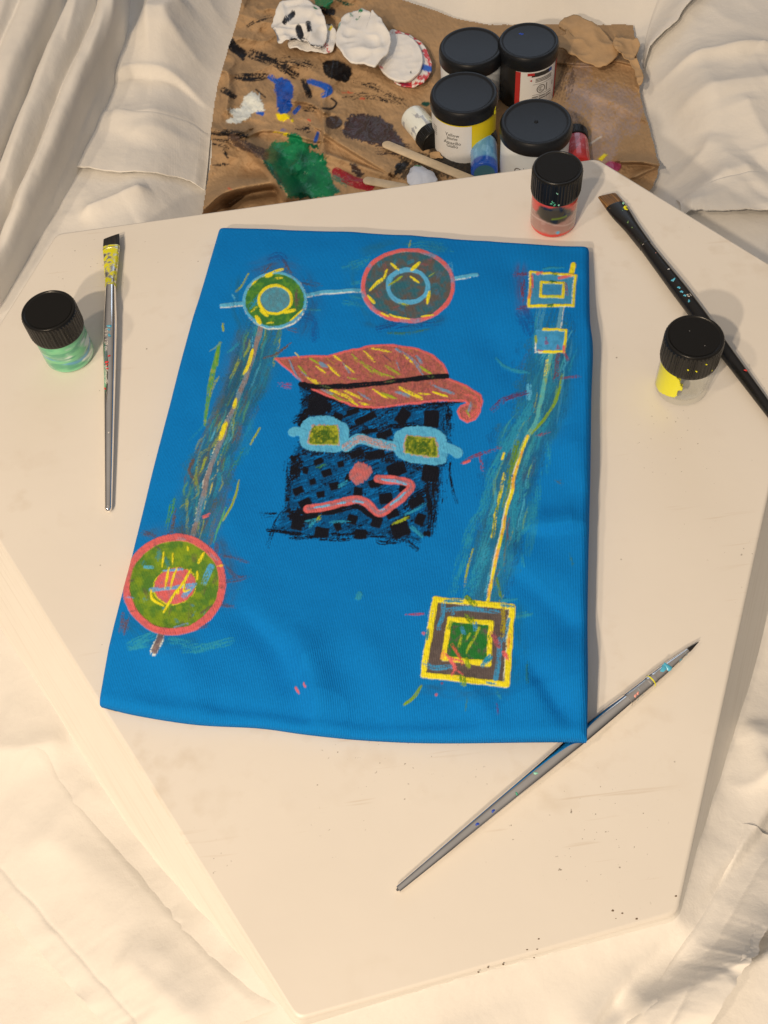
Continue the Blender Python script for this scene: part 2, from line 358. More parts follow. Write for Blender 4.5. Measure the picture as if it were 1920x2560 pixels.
# shirt: paint layer attribute over a knitted jersey
def shirt_mat():
    m = mat('painted_jersey', attr=True, rough=.85, sheen=.0); nt = m.node_tree; n = nt.nodes; l = nt.links; b = n['Principled BSDF']
    co = [x for x in n if x.type == 'TEX_COORD'][0]; th = n.new('ShaderNodeAttribute'); th.attribute_name = 'thick'
    base = b.inputs['Base Color'].links[0].from_socket
    mp = n.new('ShaderNodeMapping'); mp.inputs['Rotation'].default_value = (0, 0, .22); l.new(co.outputs['Object'], mp.inputs[0])
    wv = n.new('ShaderNodeTexWave'); wv.inputs['Scale'].default_value = 330; wv.inputs['Distortion'].default_value = 1.5; wv.inputs['Detail'].default_value = 2; wv.inputs['Detail Scale'].default_value = 2.5; l.new(mp.outputs[0], wv.inputs['Vector'])
    nz = n.new('ShaderNodeTexNoise'); nz.inputs['Scale'].default_value = 620; nz.inputs['Detail'].default_value = 3; l.new(co.outputs['Object'], nz.inputs['Vector'])
    ad = n.new('ShaderNodeMath'); ad.operation = 'ADD'; l.new(wv.outputs['Fac'], ad.inputs[0]); l.new(nz.outputs['Fac'], ad.inputs[1])
    mr = n.new('ShaderNodeMapRange'); mr.inputs[1].default_value = .3; mr.inputs[2].default_value = 1.5; mr.inputs[3].default_value = .82; mr.inputs[4].default_value = 1.14; l.new(ad.outputs[0], mr.inputs[0])
    inv = n.new('ShaderNodeMapRange'); inv.inputs[1].default_value = 0; inv.inputs[2].default_value = .22; inv.inputs[3].default_value = 1; inv.inputs[4].default_value = .25; l.new(th.outputs['Fac'], inv.inputs[0])
    mx = n.new('ShaderNodeMix'); mx.data_type = 'RGBA'; mx.blend_type = 'MULTIPLY'; l.new(inv.outputs[0], mx.inputs[0]); l.new(base, mx.inputs[6])
    cb = n.new('ShaderNodeCombineColor')
    for k in range(3): l.new(mr.outputs[0], cb.inputs[k])
    l.new(cb.outputs[0], mx.inputs[7]); l.new(mx.outputs[2], b.inputs['Base Color'])
    ro = n.new('ShaderNodeMapRange'); ro.inputs[1].default_value = .05; ro.inputs[2].default_value = .3; ro.inputs[3].default_value = .9; ro.inputs[4].default_value = .40; l.new(th.outputs['Fac'], ro.inputs[0]); l.new(ro.outputs[0], b.inputs['Roughness'])
    sp = n.new('ShaderNodeMapRange'); sp.inputs[1].default_value = .05; sp.inputs[2].default_value = .3; sp.inputs[3].default_value = .08; sp.inputs[4].default_value = .32; l.new(th.outputs['Fac'], sp.inputs[0]); l.new(sp.outputs[0], b.inputs['Specular IOR Level'])
    bp = n.new('ShaderNodeBump'); bp.inputs['Strength'].default_value = .45; bp.inputs['Distance'].default_value = .0007; l.new(ad.outputs[0], bp.inputs['Height']); l.new(bp.outputs[0], b.inputs['Normal'])
    return m
M['shirt'] = shirt_mat()
def paper_mat():
    m = mat('painted_kraft_paper', attr=True, rough=.7, spec=.3, bump=(160, .45, .0016), mott=(90, .10)); nt = m.node_tree; n = nt.nodes; l = nt.links; b = n['Principled BSDF']
    th = n.new('ShaderNodeAttribute'); th.attribute_name = 'thick'; ro = n.new('ShaderNodeMapRange')
    ro.inputs[1].default_value = .05; ro.inputs[2].default_value = .4; ro.inputs[3].default_value = .92; ro.inputs[4].default_value = .33; l.new(th.outputs['Fac'], ro.inputs[0]); l.new(ro.outputs[0], b.inputs['Roughness']); return m
M['paper'] = paper_mat()
M['scrap'] = mat('torn_kraft_paper', tuple(alb(190, 142, 90)), .75, bump=(200, .3, .0015), mott=(60, .15))

# ------------------------------------------------------------------ board (six-sided, sides sloping outwards to the ground)
HEX_PX = [(140, 583), (1493, 395), (2034, 725), (1695, 2286), (740, 2555), (-175, 1083)]
HEX = np.array([P(*p)[:2] for p in HEX_PX])
def round_poly(pts, r, n=6):
    out = []
    k = len(pts)
    for i in range(k):
        a, b, c = pts[i - 1], pts[i], pts[(i + 1) % k]; u = (a - b) / np.linalg.norm(a - b); v = (c - b) / np.linalg.norm(c - b)
        for t in np.linspace(0, 1, n): out.append((b + u * r) * (1 - t) ** 2 + 2 * b * t * (1 - t) + (b + v * r) * t ** 2)
    return np.array(out)
def poly_offset(pts, d):
    k = len(pts); out = []
    for i in range(k):
        a, b, c = pts[i - 1], pts[i], pts[(i + 1) % k]
        n1 = np.array([-(b - a)[1], (b - a)[0]]); n1 /= np.linalg.norm(n1); n2 = np.array([-(c - b)[1], (c - b)[0]]); n2 /= np.linalg.norm(n2)
        m = (n1 + n2); m /= m @ n1; out.append(b + m * d)
    return np.array(out)
CORNER = (.005,)
FLARE = 0.46                                      # sideways run for each metre of drop
sgn = 1 if np.sum(HEX[:, 0] * np.roll(HEX[:, 1], -1) - np.roll(HEX[:, 0], -1) * HEX[:, 1]) < 0 else -1
board = thing('hexagonal_board', 'thick worn white six-sided board with sloping sides under the blue shirt', 'board')
rings = []
for d, z in [(-.0022, ZB), (-.0010, ZB - .0003), (-.0002, ZB - .0012), (0, ZB - .0025)]:
    rings.append((round_poly(poly_offset(HEX, sgn * d), CORNER[0]), z))
def stack(rings, cap_top):
    n = len(rings[0][0]); V = np.vstack([np.c_[r, np.full(n, z)] for r, z in rings]); Fc = [list(map(int, f)) for f in grid_faces(len(rings), n, True)]
    if cap_top: Fc.append(list(range(n))[::-1])
    return V, Fc
def fix_normals(me):
    bm = bmesh.new(); bm.from_mesh(me); bmesh.ops.recalc_face_normals(bm, faces=bm.faces); bm.to_mesh(me); bm.free(); return me
V, Fc = stack(rings, True); me = fix_normals(mesh('top_panel', V, Fc, True)); me.polygons[len(me.polygons) - 1].use_smooth = False
link('top_panel', me, M['board'], board)
for i in range(6):                                 # six sloping side panels
    top = round_poly(HEX, CORNER[0]); top = np.roll(top, -3, axis=0); seg = np.arange(i * 6, i * 6 + 7) % 36
    rows = []
    for z in np.linspace(ZB - .0025, .002, 6):
        off = (ZB - .0025 - z) * FLARE; q = np.roll(round_poly(poly_offset(HEX, sgn * off), CORNER[0]), -3, axis=0)[seg]; rows.append(np.c_[q, np.full(7, z)])
    V = np.vstack(rows); me = fix_normals(mesh('side_panel', V, grid_faces(6, 7), True)); link('side_panel', me, M['side'], board)

def chip(px, py, r):
    c = P(px, py, ZB + .0003); k = 9; a = np.linspace(0, 2 * np.pi, k, endpoint=False); q = r * (1 + .5 * (RNG.random(k) - .5)); V = np.vstack([np.stack([c[0] + q * np.cos(a), c[1] + .7 * q * np.sin(a), np.full(k, ZB + .0001)], 1), [[c[0], c[1], ZB + .00035]]])
    link('paint_chip', mesh('paint_chip', V, [[i, (i + 1) % k, k] for i in range(k)]), M['chip'], board)
M['chip'] = mat('bare_chip', (.16, .11, .07), .8)
for q in [(1220, 2418, .0010), (1258, 2410, .0012), (1196, 2430, .0012), (1335, 2394, .0009), (1532, 2276, .0014), (1556, 2283, .0011), (1540, 2296, .0006), (1347, 2347, .0011), (1318, 2374, .0009), (1343, 2373, .0009), (1592, 2297, .0014), (1690, 2240, .0012), (1752, 1948, .0011), (1808, 1705, .0009), (1330, 2330, .0007), (1690, 2150, .0007)][:12]: chip(q[0], q[1], q[2] * .5)

# ------------------------------------------------------------------ ground cloth
def on_cloth(px, py, z0):
    """where the line of sight of a photo pixel meets the cloth as laid so far"""
    z_ = z0
    for _ in range(6):
        p = P(px, py, z_); i = int(np.clip(np.searchsorted(gy, p[1]), 0, len(gy) - 1)); j = int(np.clip(np.searchsorted(gx, p[0]), 0, len(gx) - 1)); z_ = .5 * z_ + .5 * float(z_base[i, j])
    return tuple(P(px, py, z_)[:2])
def ridge(X, Y, pxs, z, amp, wl_, wr_, endfade=.15):
    """a fold along a pixel line lying at height z: wl_/wr_ are the spreads in metres on its two sides"""
    q = catmull([on_cloth(*p, z) for p in pxs], 8)
    m = max(wl_, wr_) * 3; xs = (X > q[:, 0].min() - m) & (X < q[:, 0].max() + m) & (Y > q[:, 1].min() - m) & (Y < q[:, 1].max() + m)
    out = np.zeros(X.shape)
    if not xs.any(): return out
    d, side, arc, L = seg_dist(X[xs], Y[xs], q)
    wd = np.where(side > 0, wr_, wl_); e = np.clip(np.minimum(arc, L - arc) / (endfade * L + 1e-6), 0, 1)
    out[xs] = amp * np.exp(-(d / wd) ** 1.25 * 1.1) * (.1 + .9 * e); return out
def cliff(X, Y, pxs, z, amp, back=.10, edge=.0032, pucker=.0):
    """the free edge of an upper layer of cloth: a step down on the left of the line, fading away behind it"""
    q = catmull([on_cloth(*p, z) for p in pxs], 8); d, side, arc, L = seg_dist(X, Y, q)
    e = np.clip(np.minimum(arc, L - arc) / (.18 * L), 0, 1); e = e * e * (3 - 2 * e)
    wob = .004 * (fbm(arc * 40, arc * 0 + 2, 370, 2) - .5); sd = side + wob
    a = amp * smooth(-edge / 2, edge / 2, sd) * np.exp(-np.clip(sd, 0, None) / back) * e
    if pucker: a = a + pucker * e * np.exp(-np.abs(sd - .008) / .007) * (sd > -.002) * (vnoise(arc * 130, arc * 0 + 1, 372) - .5)
    return np.where(d < back * 4, a, 0)
gx = np.r_[np.linspace(-.95, -.62, 40)[:-1], np.linspace(-.62, .70, 600), np.linspace(.70, 1.05, 40)[1:]]; gy = np.r_[np.linspace(-.28, -.10, 30)[:-1], np.linspace(-.10, 1.32, 640), np.linspace(1.32, 1.75, 45)[1:]]; X, Y = np.meshgrid(gx, gy)
hexd = sdf(X, Y, HEX)
# height of the cloth against each corner and edge middle of the board
edge_pts, edge_h = [], []
EH = {0: .03, 1: .01, 2: .07, 3: .155, 4: .155, 5: .088}; EMID = {0: .01, 1: .01, 2: .098, 3: .1572, 4: .097, 5: .06}
for i in range(6):
    a, b = HEX[i], HEX[(i + 1) % 6]; h0, hm, h1 = EH[i], EMID[i], EH[(i + 1) % 6]
    for t in np.linspace(0, 1, 14, endpoint=False):
        h = h0 + (hm - h0) * smooth(0, .5, t) if t < .5 else hm + (h1 - hm) * smooth(.5, 1, t)
        if i == 4: h = h0 + (.100 - h0) * smooth(0, .42, t) if t < .42 else .100 + (h1 - .100) * smooth(.42, 1, t)
        if i == 2: h = h0 + (.122 - h0) * smooth(0, .45, t) if t < .45 else .122 + (h1 - .122) * smooth(.55, 1.0, t)
        edge_pts.append(a * (1 - t) + b * t); edge_h.append(float(h))
edge_pts = np.array(edge_pts); num = np.zeros(X.shape); den = np.zeros(X.shape)
for (ex, ey), h in zip(edge_pts, edge_h):
    wgt = 1 / ((X - ex) ** 2 + (Y - ey) ** 2 + .0004) ** 2; num += wgt * h; den += wgt
eh = num / den
z = eh * np.exp(-np.clip(hexd, 0, None) / .17) + .012 * (1 - np.exp(-np.clip(hexd, 0, None) / .1))
near = smooth(.0, .06, hexd)
def cusp(x, y, seed): return 1 - np.abs(2 * vnoise(x, y, seed) - 1)
wx = X + .05 * (fbm(X * 6, Y * 6, 350, 2) - .5); wy = Y + .05 * (fbm(X * 6, Y * 6, 352, 2) - .5)
z += near * (.007 * cusp(wx * 5.5 + wy * 2, wy * 4 - wx * 2.5, 354) + .0045 * cusp(wx * 7 - wy * 6, wy * 5 + wx * 3, 356) + .0022 * cusp(wx * 16 + wy * 9, wy * 14 - wx * 8, 358) + .0010 * cusp(wx * 34, wy * 30, 360))
z += near * (.010 * fbm(X * 4.2, Y * 3.6, 300, 3) + .006 * ridged(X * 5 + Y * 2.5, Y * 6 - X * 2, 320, 3))
z_base = z.copy()
R = lambda *a, **k: ridge(X, Y, *a, **k)
# lower left: hem and folds
CL = lambda *a, **k: cliff(X, Y, *a, **k)
z += R([(300, 2390), (400, 2460), (540, 2580)], .12, .007, .03, .012)
z += R([(-40, 1870), (60, 1880), (180, 1850)], .08, .006, .02, .010)
z += R([(110, 2130), (240, 1950)], .09, .003, .012, .012) + R([(420, 2300), (465, 2310), (400, 2420)], .12, .004, .010, .006)
z += R([(0, 2160), (150, 2120), (420, 2290)], .10, .005, .02, .02)
# lower edge and right
z += CL([(2100, 1850), (1920, 2046), (1766, 2224), (1560, 2463), (1400, 2660)], .10, .013, .06, .005)
z += R([(1400, 2620), (1560, 2555), (1700, 2470), (1850, 2380)], .08, .012, .012, .030)
z += R([(1600, 2640), (1740, 2560), (1850, 2500), (1960, 2440), (2080, 2380)], .05, .050, .018, .035, endfade=.08)
z += R([(800, 2590), (1000, 2530), (1160, 2450)], .14, .007, .012, .012)
z += R([(1050, 2600), (1250, 2530), (1420, 2430)], .13, .006, .010, .016)
z += R([(1860, 1800), (1890, 1900), (1930, 1980)], .09, .010, .012, .010) + R([(1800, 1960), (1870, 1975), (1940, 1940)], .09, .007, .010, .008)
z += R([(1830, 1850), (1880, 1850), (1940, 1880)], .09, .006, .008, .01)
# upper right
z += R([(1606, 174), (1720, 150), (1843, 127), (1960, 120)], .015, .010, .016, .008)
z += R([(1600, 330), (1660, 403), (1748, 377), (1780, 330)], .015, .010, .02, .012)
z += R([(1640, 560), (1760, 480), (1900, 420)], .02, .012, .03, .03) + R([(1680, 250), (1800, 230), (1960, 210)], .02, .012, .03, .03)
z += R([(1850, 250), (1900, 340), (1960, 400)], .02, .008, .02, .02) + R([(1380, -60), (1450, 20), (1560, 60)], .02, .010, .03, .03)
# upper left
z += CL([(590, 255), (535, 236), (450, 205), (390, 195), (330, 192), (270, 215)], .03, .012, .08, .006)
z += R([(420, -80), (395, 40), (380, 180)], .03, .026, .034, .016, endfade=.3)
z += R([(470, 20), (430, 90), (520, 150)], .03, .012, .018, .018) + R([(480, -50), (540, 10), (620, 30)], .03, .014, .015, .02)
z += R([(200, 545), (260, 520), (380, 470)], .03, .010, .012, .010) + R([(270, 290), (350, 300), (500, 270)], .03, .009, .02, .02)
z += R([(330, 360), (380, 330), (520, 330)], .03, .008, .02, .02)
# many small sharp creases
rc = random.Random(23)
for _ in range(90):
    cx_, cy_ = rc.uniform(-.55, .65), rc.uniform(-.1, 1.3); an = rc.gauss(.5, .9); ln = rc.uniform(.03, .12)
    q = catmull([(cx_ - ln * math.cos(an), cy_ - ln * math.sin(an)), (cx_ + rc.gauss(0, .006), cy_ + rc.gauss(0, .006)), (cx_ + ln * math.cos(an), cy_ + ln * math.sin(an))], 5)
    mk = (np.abs(X - cx_) < ln + .05) & (np.abs(Y - cy_) < ln + .05)
    if not mk.any(): continue
    d_, sd_, ar_, L_ = seg_dist(X[mk], Y[mk], q); z[mk] += rc.choice([1, 1, -1]) * rc.uniform(.0012, .0034) * np.exp(-d_ / np.where(sd_ > 0, .0045, .014)) * np.clip(np.minimum(ar_, L_ - ar_) / (.35 * L_), 0, 1)
# right of the board corner, left of it
z += R([(1720, 900), (1900, 900)], .0, .0, .02, .02)
z = z_base + (z - z_base) * smooth(.0, .05, hexd)
z = np.where(hexd > 0, np.minimum(z, ZB - .002 + .22 * hexd), np.minimum(z, ZB - .004 + 1.5 * hexd))
PAPER_HULL = np.array([P(*p, .012)[:2] for p in [(628, -80), (596, 20), (543, 212), (526, 325), (500, 600), (1500, 620), (1640, 460), (1650, 409), (1608, 240), (1584, 61), (1224, 61), (1142, 46), (900, -80)]])
flat = smooth(.06, -.004, sdf(X, Y, PAPER_HULL)); z = z * (1 - flat) + np.minimum(z, .004) * flat
zc = np.minimum(z, ZB + .004)
inside_drop = smooth(-.004, -.03, hexd) * .03
zc = zc - inside_drop
G = np.stack([X, Y, zc], -1); keep = (hexd > -.05).ravel()
Fc = grid_faces(*X.shape); Fc = Fc[keep[Fc].all(1)]
used, inv = np.unique(Fc.ravel(), return_inverse=True)
ground = link('ground_cloth', mesh('ground_cloth', G.reshape(-1, 3)[used], inv.reshape(-1, 4)), M['cloth']); tag(ground, kind='structure')
def ground_z(x, y):
    i = np.clip(np.searchsorted(gy, y), 0, len(gy) - 1); j = np.clip(np.searchsorted(gx, x), 0, len(gx) - 1)
    return zc[i, j]

def sheet_layer(label, hem, inner, lift=.0075, pucker=.0022, seed=460):
    """an upper layer of cloth with a free hemmed edge, its far side tucked under the cloth it lies on"""
    nu, nv = 170, 90; H = catmull([on_cloth(*p, .03) for p in hem], 20); I = catmull([on_cloth(*p, .03) for p in inner], 20)
    g = lambda A, t: np.stack([np.interp(t * (len(A) - 1), np.arange(len(A)), A[:, k]) for k in (0, 1)], 1)
    u = np.linspace(0, 1, nu); v = np.linspace(0, 1, nv) ** 1.3; h, i_ = g(H, u), g(I, u); n = i_ - h; wd = np.linalg.norm(n, axis=1)
    h = h + (n / wd[:, None]) * (.004 * (fbm(u * 14, u * 0, seed, 3) - .5))[:, None]
    A = h[None] * (1 - v)[:, None, None] + i_[None] * v[:, None, None]; D = v[:, None] * wd[None, :]; arc = u[None, :] * np.linalg.norm(np.diff(H, axis=0), axis=1).sum()
    zz = ground_z(A[..., 0], A[..., 1]); k = np.ones(9) / 9
    for ax in (0, 1): zz = np.apply_along_axis(lambda m_: np.convolve(np.pad(m_, 4, mode='edge'), k, 'valid'), ax, zz)
    up = lift * (1 - smooth(.05, .92, v))[:, None] - .004 * smooth(.86, 1, v)[:, None]; hm = 1. if pucker > .002 else 0.
    ends = smooth(0, .12, u) * smooth(1, .88, u); up = up * (.35 + .65 * ends)[None, :]
    band = smooth(.016, .014, D); zz = zz + up + hm * (.0008 * band - .0006 * np.exp(-((D - .015) / .0016) ** 2)) + pucker * (vnoise(arc * 95 + 0 * D, 0 * D + D * 30, seed + 2) - .5) * np.exp(-D / .014) + .002 * (1 - np.abs(2 * vnoise(A[..., 0] * 22, A[..., 1] * 22, seed + 4) - 1))
    T = np.concatenate([A, zz[..., None]], -1); e1 = T[:1].copy(); e1[..., 2] -= .0016; e2 = T[:1] + np.concatenate([(n / wd[:, None]) * .004, np.full((nu, 1), -.0026)], 1)[None]
    W = np.concatenate([e2, e1, T], 0); o = link('sheet_layer', mesh('sheet_layer', W.reshape(-1, 3), grid_faces(*W.shape[:2])), M['cloth']); tag(o, label, 'sheet'); return o
z_base = zc
sheet_layer('white sheet with puckered hem crossing the lower right corner', [(2000, 2130), (1920, 2286), (1867, 2392), (1814, 2480), (1730, 2620)], [(1850, 2060), (1790, 2200), (1720, 2320), (1640, 2430), (1530, 2600)], .012, .004)
sheet_layer('white sheet with puckered hem running across the lower left corner', [(350, 2660), (250, 2540), (120, 2400), (0, 2268), (-100, 2150)], [(700, 2520), (560, 2380), (400, 2200), (240, 2010), (120, 1840)], .006, .003, 470)
sheet_layer('smooth white sheet edge curving down beside the brown paper top right', [(1810, -80), (1751, 0), (1685, 79), (1625, 140), (1606, 190)], [(1660, -80), (1640, -10), (1622, 50), (1612, 100), (1606, 150)], .013, .0, 480)
sheet_layer('straight fold of white sheet right of the board\'s far corner', [(2010, 545), (1920, 549), (1830, 551), (1755, 553), (1700, 548)], [(2010, 420), (1920, 420), (1830, 430), (1760, 460), (1690, 500)], .011, .0, 490)
sheet_layer('flat fold of white sheet between the pleats and the brown paper', [(515, 482), (470, 462), (416, 447), (330, 440), (217, 430), (150, 420)], [(528, 330), (490, 300), (440, 280), (360, 270), (280, 265), (200, 260)], .005, .0012, 495)
# pleated sheet heaped at the upper left
def pleats():
    nv, nu = 150, 260
    right = catmull([(318, -80), (312, 0), (305, 95), (252, 232), (182, 400), (110, 545), (48, 668), (-20, 800)], 30)
    left = catmull([(-60, -90), (-90, 0), (-130, 100), (-190, 240), (-250, 400), (-300, 560), (-330, 700), (-360, 840)], 30)
    t = np.linspace(0, 1, nv); ir = t * (len(right) - 1); il = t * (len(left) - 1)
    rr = np.stack([np.interp(ir, np.arange(len(right)), right[:, k]) for k in (0, 1)], 1); ll = np.stack([np.interp(il, np.arange(len(left)), left[:, k]) for k in (0, 1)], 1)
    u = np.linspace(0, 1, nu)                       # 0 = right border
    PX = rr[:, None, :] * (1 - u)[None, :, None] + ll[:, None, :] * u[None, :, None]
    U = u[None, :] + .012 * np.sin(9 * t)[:, None] + .02 * (fbm(t * 5, t * 0, 410, 2)[:, None] - .5); T = np.repeat(t[:, None], nu, 1)
    z0 = .045 + .05 * U + .05 * (1 - T) * U
    prof = np.zeros((nv, nu))
    for c, wl2, wr2, a, drift in [(.085, .060, .050, .052, .02), (.235, .055, .060, .050, .03), (.385, .085, .05, .060, -.03), (.56, .06, .06, .045, .02), (.74, .07, .06, .05, 0), (.9, .06, .06, .05, 0)]:
        cc = c + drift * (T - .5); d = U - cc; prof = np.maximum(prof, a * np.sqrt(np.clip(1 - (d / np.where(d > 0, wl2 * 1.25, wr2 * 1.25)) ** 2, 0, 1)) * (1 - .25 * T))
    edge = smooth(0, .012, u)[None, :]
    prof = prof * (.72 + .7 * (fbm(T * 3 + 5 * np.floor(U * 6), T * 0 + U * 2, 440, 2) - .35)) + .004 * (1 - np.abs(2 * vnoise(U * 22 + T * 5, T * 9 - U * 4, 442) - 1))
    Z = z0 * edge + prof * .72 + .004 * (fbm(PX[..., 0] / 26, PX[..., 1] / 60, 420, 3) - .5) + .002
    # a slack fold that undercuts the ridge beside it
    W = P(PX[..., 0], PX[..., 1], .05); W[..., 2] = Z
    W[..., 0] += .010 * prof / .05; W[..., 1] -= .004 * prof / .05
    k = np.array([1, 2, 3, 2, 1.]) / 9
    for ax in (0, 1):
        for _ in range(2): W = np.apply_along_axis(lambda m_: np.convolve(np.pad(m_, 2, mode='edge'), k, 'valid'), ax, W)
    gz = ground_z(W[..., 0], W[..., 1]); W[..., 2] = np.maximum(W[..., 2], 0)
    # stop at the slope of the board
    return W
W = pleats()
o = link('pleated_sheet', mesh('pleated_sheet', W.reshape(-1, 3), grid_faces(*W.shape[:2])), M['cloth'])
tag(o, 'white cotton sheet gathered in long pleats at the upper left beside the board', 'sheet')
# ------------------------------------------------------------------ the painting on the shirt
SHIRT_BLUE = alb(2, 114, 164)
CV = Canvas(180, 520, 1520, 1900, 1.5, SHIRT_BLUE)
tf = lambda ox, oy, s: (lambda *p: [(ox + a * s, oy + b * s) for a, b in p])
fF = tf(640, 820, .37372); fG = tf(240, 560, .33755); fL = tf(240, 1060, .33755); fT = tf(860, 580, .37372); fB = tf(980, 1180, .31344)
CORAL, LBLUE, YEL, GREEN = alb(226, 98, 86), alb(92, 170, 198), alb(240, 208, 30), alb(58, 112, 48)
OLIVE, BROWN, TAUPE, TEAL, BLACK = alb(112, 142, 30), alb(100, 80, 66), alb(148, 122, 106), alb(40, 135, 150), alb(14, 14, 20)
WHITE, DTEAL, YGREEN, RUST, PINKB = alb(226, 224, 222), alb(62, 135, 158), alb(160, 165, 35), alb(172, 92, 70), alb(182, 142, 128)
DKBLUE = alb(6, 70, 125)
N_ = {1: 'painted_circle', 2: 'painted_circle', 3: 'painted_circle', 4: 'painted_cap', 5: 'painted_face', 6: 'painted_glasses', 7: 'painted_nose', 8: 'painted_mouth',
      9: 'painted_square', 10: 'painted_square', 11: 'painted_square', **{k: 'painted_line' for k in range(12, 20)}}
rs = random.Random(11)
def streaks(center, n, spread, length, cols, w=(4, 14), dry=(.45, .75), bias=0, ang=.12, op=.85):
    c = catmull(center, 20); L = len(c)
    for _ in range(n):
        i = rs.randrange(2, L - 2); p = c[i]; t = c[min(i + 2, L - 1)] - c[max(i - 2, 0)]; t = t / np.linalg.norm(t)
        a = rs.gauss(0, ang); t = np.array([t[0] * math.cos(a) - t[1] * math.sin(a), t[0] * math.sin(a) + t[1] * math.cos(a)]); nrm = np.array([t[1], -t[0]])
        off = rs.gauss(bias, spread); l = length * rs.uniform(.4, 1.2); q = p + nrm * off
        bend = nrm * rs.gauss(0, l * .06)
        CV.stroke([q - t * l / 2, q + bend, q + t * l / 2], rs.uniform(*w), rs.choice(cols), dry=rs.uniform(*dry), thick=.06, op=op * rs.uniform(.6, 1), taper=.4)
# ---- streaks behind the long bars
bar1 = fG((1220, 765), (1190, 880), (1115, 1130), (1020, 1370), (960, 1500)) + fL((940, 90), (870, 260), (800, 500), (720, 840))
def smudge(center, wd, cols, thr, n=3):
    c = catmull(center, 14)
    for k in range(n):
        j = np.array([rs.uniform(-.25, .25) * wd, 0]); CV.stroke(c[::3] + j, wd * rs.uniform(.6, 1), cols[k % len(cols)], dry=thr, thick=.03, op=.5, curve=False, wob=.4)
def hazes(center, spread, cols, w, op, n):
    c = np.array(catmull(center, 10))
    for k in range(n):
        i0 = rs.randrange(0, max(1, len(c) - 14)); seg = c[i0:i0 + rs.randrange(8, 26)]
        if len(seg) > 3: CV.haze([tuple(p) for p in seg[::3] + np.array([rs.gauss(0, spread), rs.gauss(0, 6)])], rs.uniform(*w), cols[k % len(cols)], op)
hazes(bar1, 20, [alb(70, 82, 84), alb(35, 105, 120), alb(88, 84, 76), alb(60, 100, 85), alb(25, 80, 110), alb(92, 84, 66), alb(72, 92, 78)], (24, 56), .55, 40)
smudge(bar1, 95, [alb(25, 90, 120), alb(50, 95, 95), alb(70, 85, 80), alb(30, 105, 115), alb(60, 90, 85), alb(20, 80, 110)], .46, 6)
streaks(bar1, 30, 22, 130, [alb(30, 115, 145), alb(25, 95, 125), alb(40, 125, 140)], (18, 34), (.38, .60), op=.6)
streaks(bar1, 46, 22, 90, [TEAL, alb(60, 95, 105), alb(85, 80, 85), TEAL, alb(90, 130, 60), alb(35, 115, 130)], (5, 16), (.34, .60), op=.75)
streaks(bar1[4:], 26, 26, 70, [alb(85, 80, 80), BROWN, YGREEN, alb(95, 140, 60), TEAL, LBLUE], (3, 9), (.32, .6))
streaks(bar1[3:], 34, 30, 64, [alb(98, 84, 78), alb(82, 88, 84), alb(110, 100, 70), alb(60, 95, 100)], (6, 17), (.40, .58), op=.8)
streaks(bar1[5:], 16, 30, 60, [alb(100, 140, 50), YGREEN, TEAL], (3, 8), (.36, .55), op=.85)
streaks(bar1, 44, 22, 74, [TEAL, alb(75, 155, 165), YGREEN, alb(95, 150, 80), alb(60, 140, 130)], (3, 9), (.36, .54), op=.8)
streaks(bar1, 10, 12, 60, [YEL, YGREEN], (2, 5), (.3, .6))
for a, b in [(((920, 880), (870, 1080), (830, 1280), (805, 1490)), 12), (((905, 900), (900, 1050)), 8)]: CV.stroke(fG(*a), b, alb(95, 150, 40), dry=.2, thick=.15, taper=.6, color2=YGREEN, mix=.55, op=.9)
CV.stroke(fG((930, 880), (845, 945)), 4, alb(110, 150, 130), dry=.3)
CV.stroke(fG((940, 740), (945, 790)), 5, YGREEN, dry=.2)
CV.stroke(fG((1215, 1510), (1160, 1600)), 4, YGREEN, dry=.35); CV.stroke(fL((1210, 40), (1150, 150)), 4, YGREEN, dry=.3)
CV.stroke(fL((1065, 410), (1020, 560), (940, 720)), 6, YGREEN, dry=.15, thick=.15, taper=.6); CV.stroke(fL((960, 620), (870, 880)), 5, alb(90, 160, 90), dry=.35)
CV.stroke(fL((1100, 180), (980, 380)), 8, alb(60, 130, 90), dry=.55)
CV.stroke(fL((580, 560), (520, 780)), 14, alb(70, 140, 60), dry=.55); CV.stroke(fL((590, 640), (560, 800)), 10, BROWN, dry=.5)
CV.stroke(fL((850, 180), (770, 240), (745, 420), (760, 520), (630, 620)), 8, alb(130, 140, 60), dry=.46, thick=.12, op=.85)
CV.stroke(fL((720, 270), (690, 340), (720, 400)), 9, BROWN, dry=.4); CV.stroke(fL((940, 240), (920, 330)), 10, BROWN, dry=.45); CV.stroke(fL((1045, 70), (1010, 150)), 6, BROWN, dry=.5)
CV.stroke(fL((840, 670), (790, 690)), 8, CORAL, dry=.4)
CV.stroke(fG((1400, 770), (1500, 795)), 10, BROWN, dry=.5); CV.stroke(fG((1440, 880), (1340, 960), (1240, 990)), 8, BROWN, dry=.5)
CV.stroke(fG((1170, 840), (1150, 940)), 12, LBLUE, dry=.55); CV.stroke(fG((1060, 880), (980, 945)), 8, TEAL, dry=.5)
CV.stroke(fG((1220, 370), (1290, 300)), 12, BROWN, dry=.5); CV.stroke(fG((1380, 270), (1440, 370)), 10, BROWN, dry=.55); CV.stroke(fG((1290, 260), (1360, 240), (1400, 290)), 20, DKBLUE, dry=.4, op=.6)
CV.stroke(fG((1540, 430), (1660, 450)), 14, alb(60, 80, 100), dry=.5); CV.stroke(fG((1560, 640), (1660, 640)), 9, TEAL, dry=.5)
CV.stroke(fG((1130, 370), (1090, 440), (1040, 500)), 6, YGREEN, dry=.45); CV.stroke(fG((1015, 520), (1040, 570)), 8, LBLUE, dry=.5)
CV.stroke(fG((1480, 700), (1600, 720), (1620, 840)), 26, DKBLUE, dry=.45, op=.6)
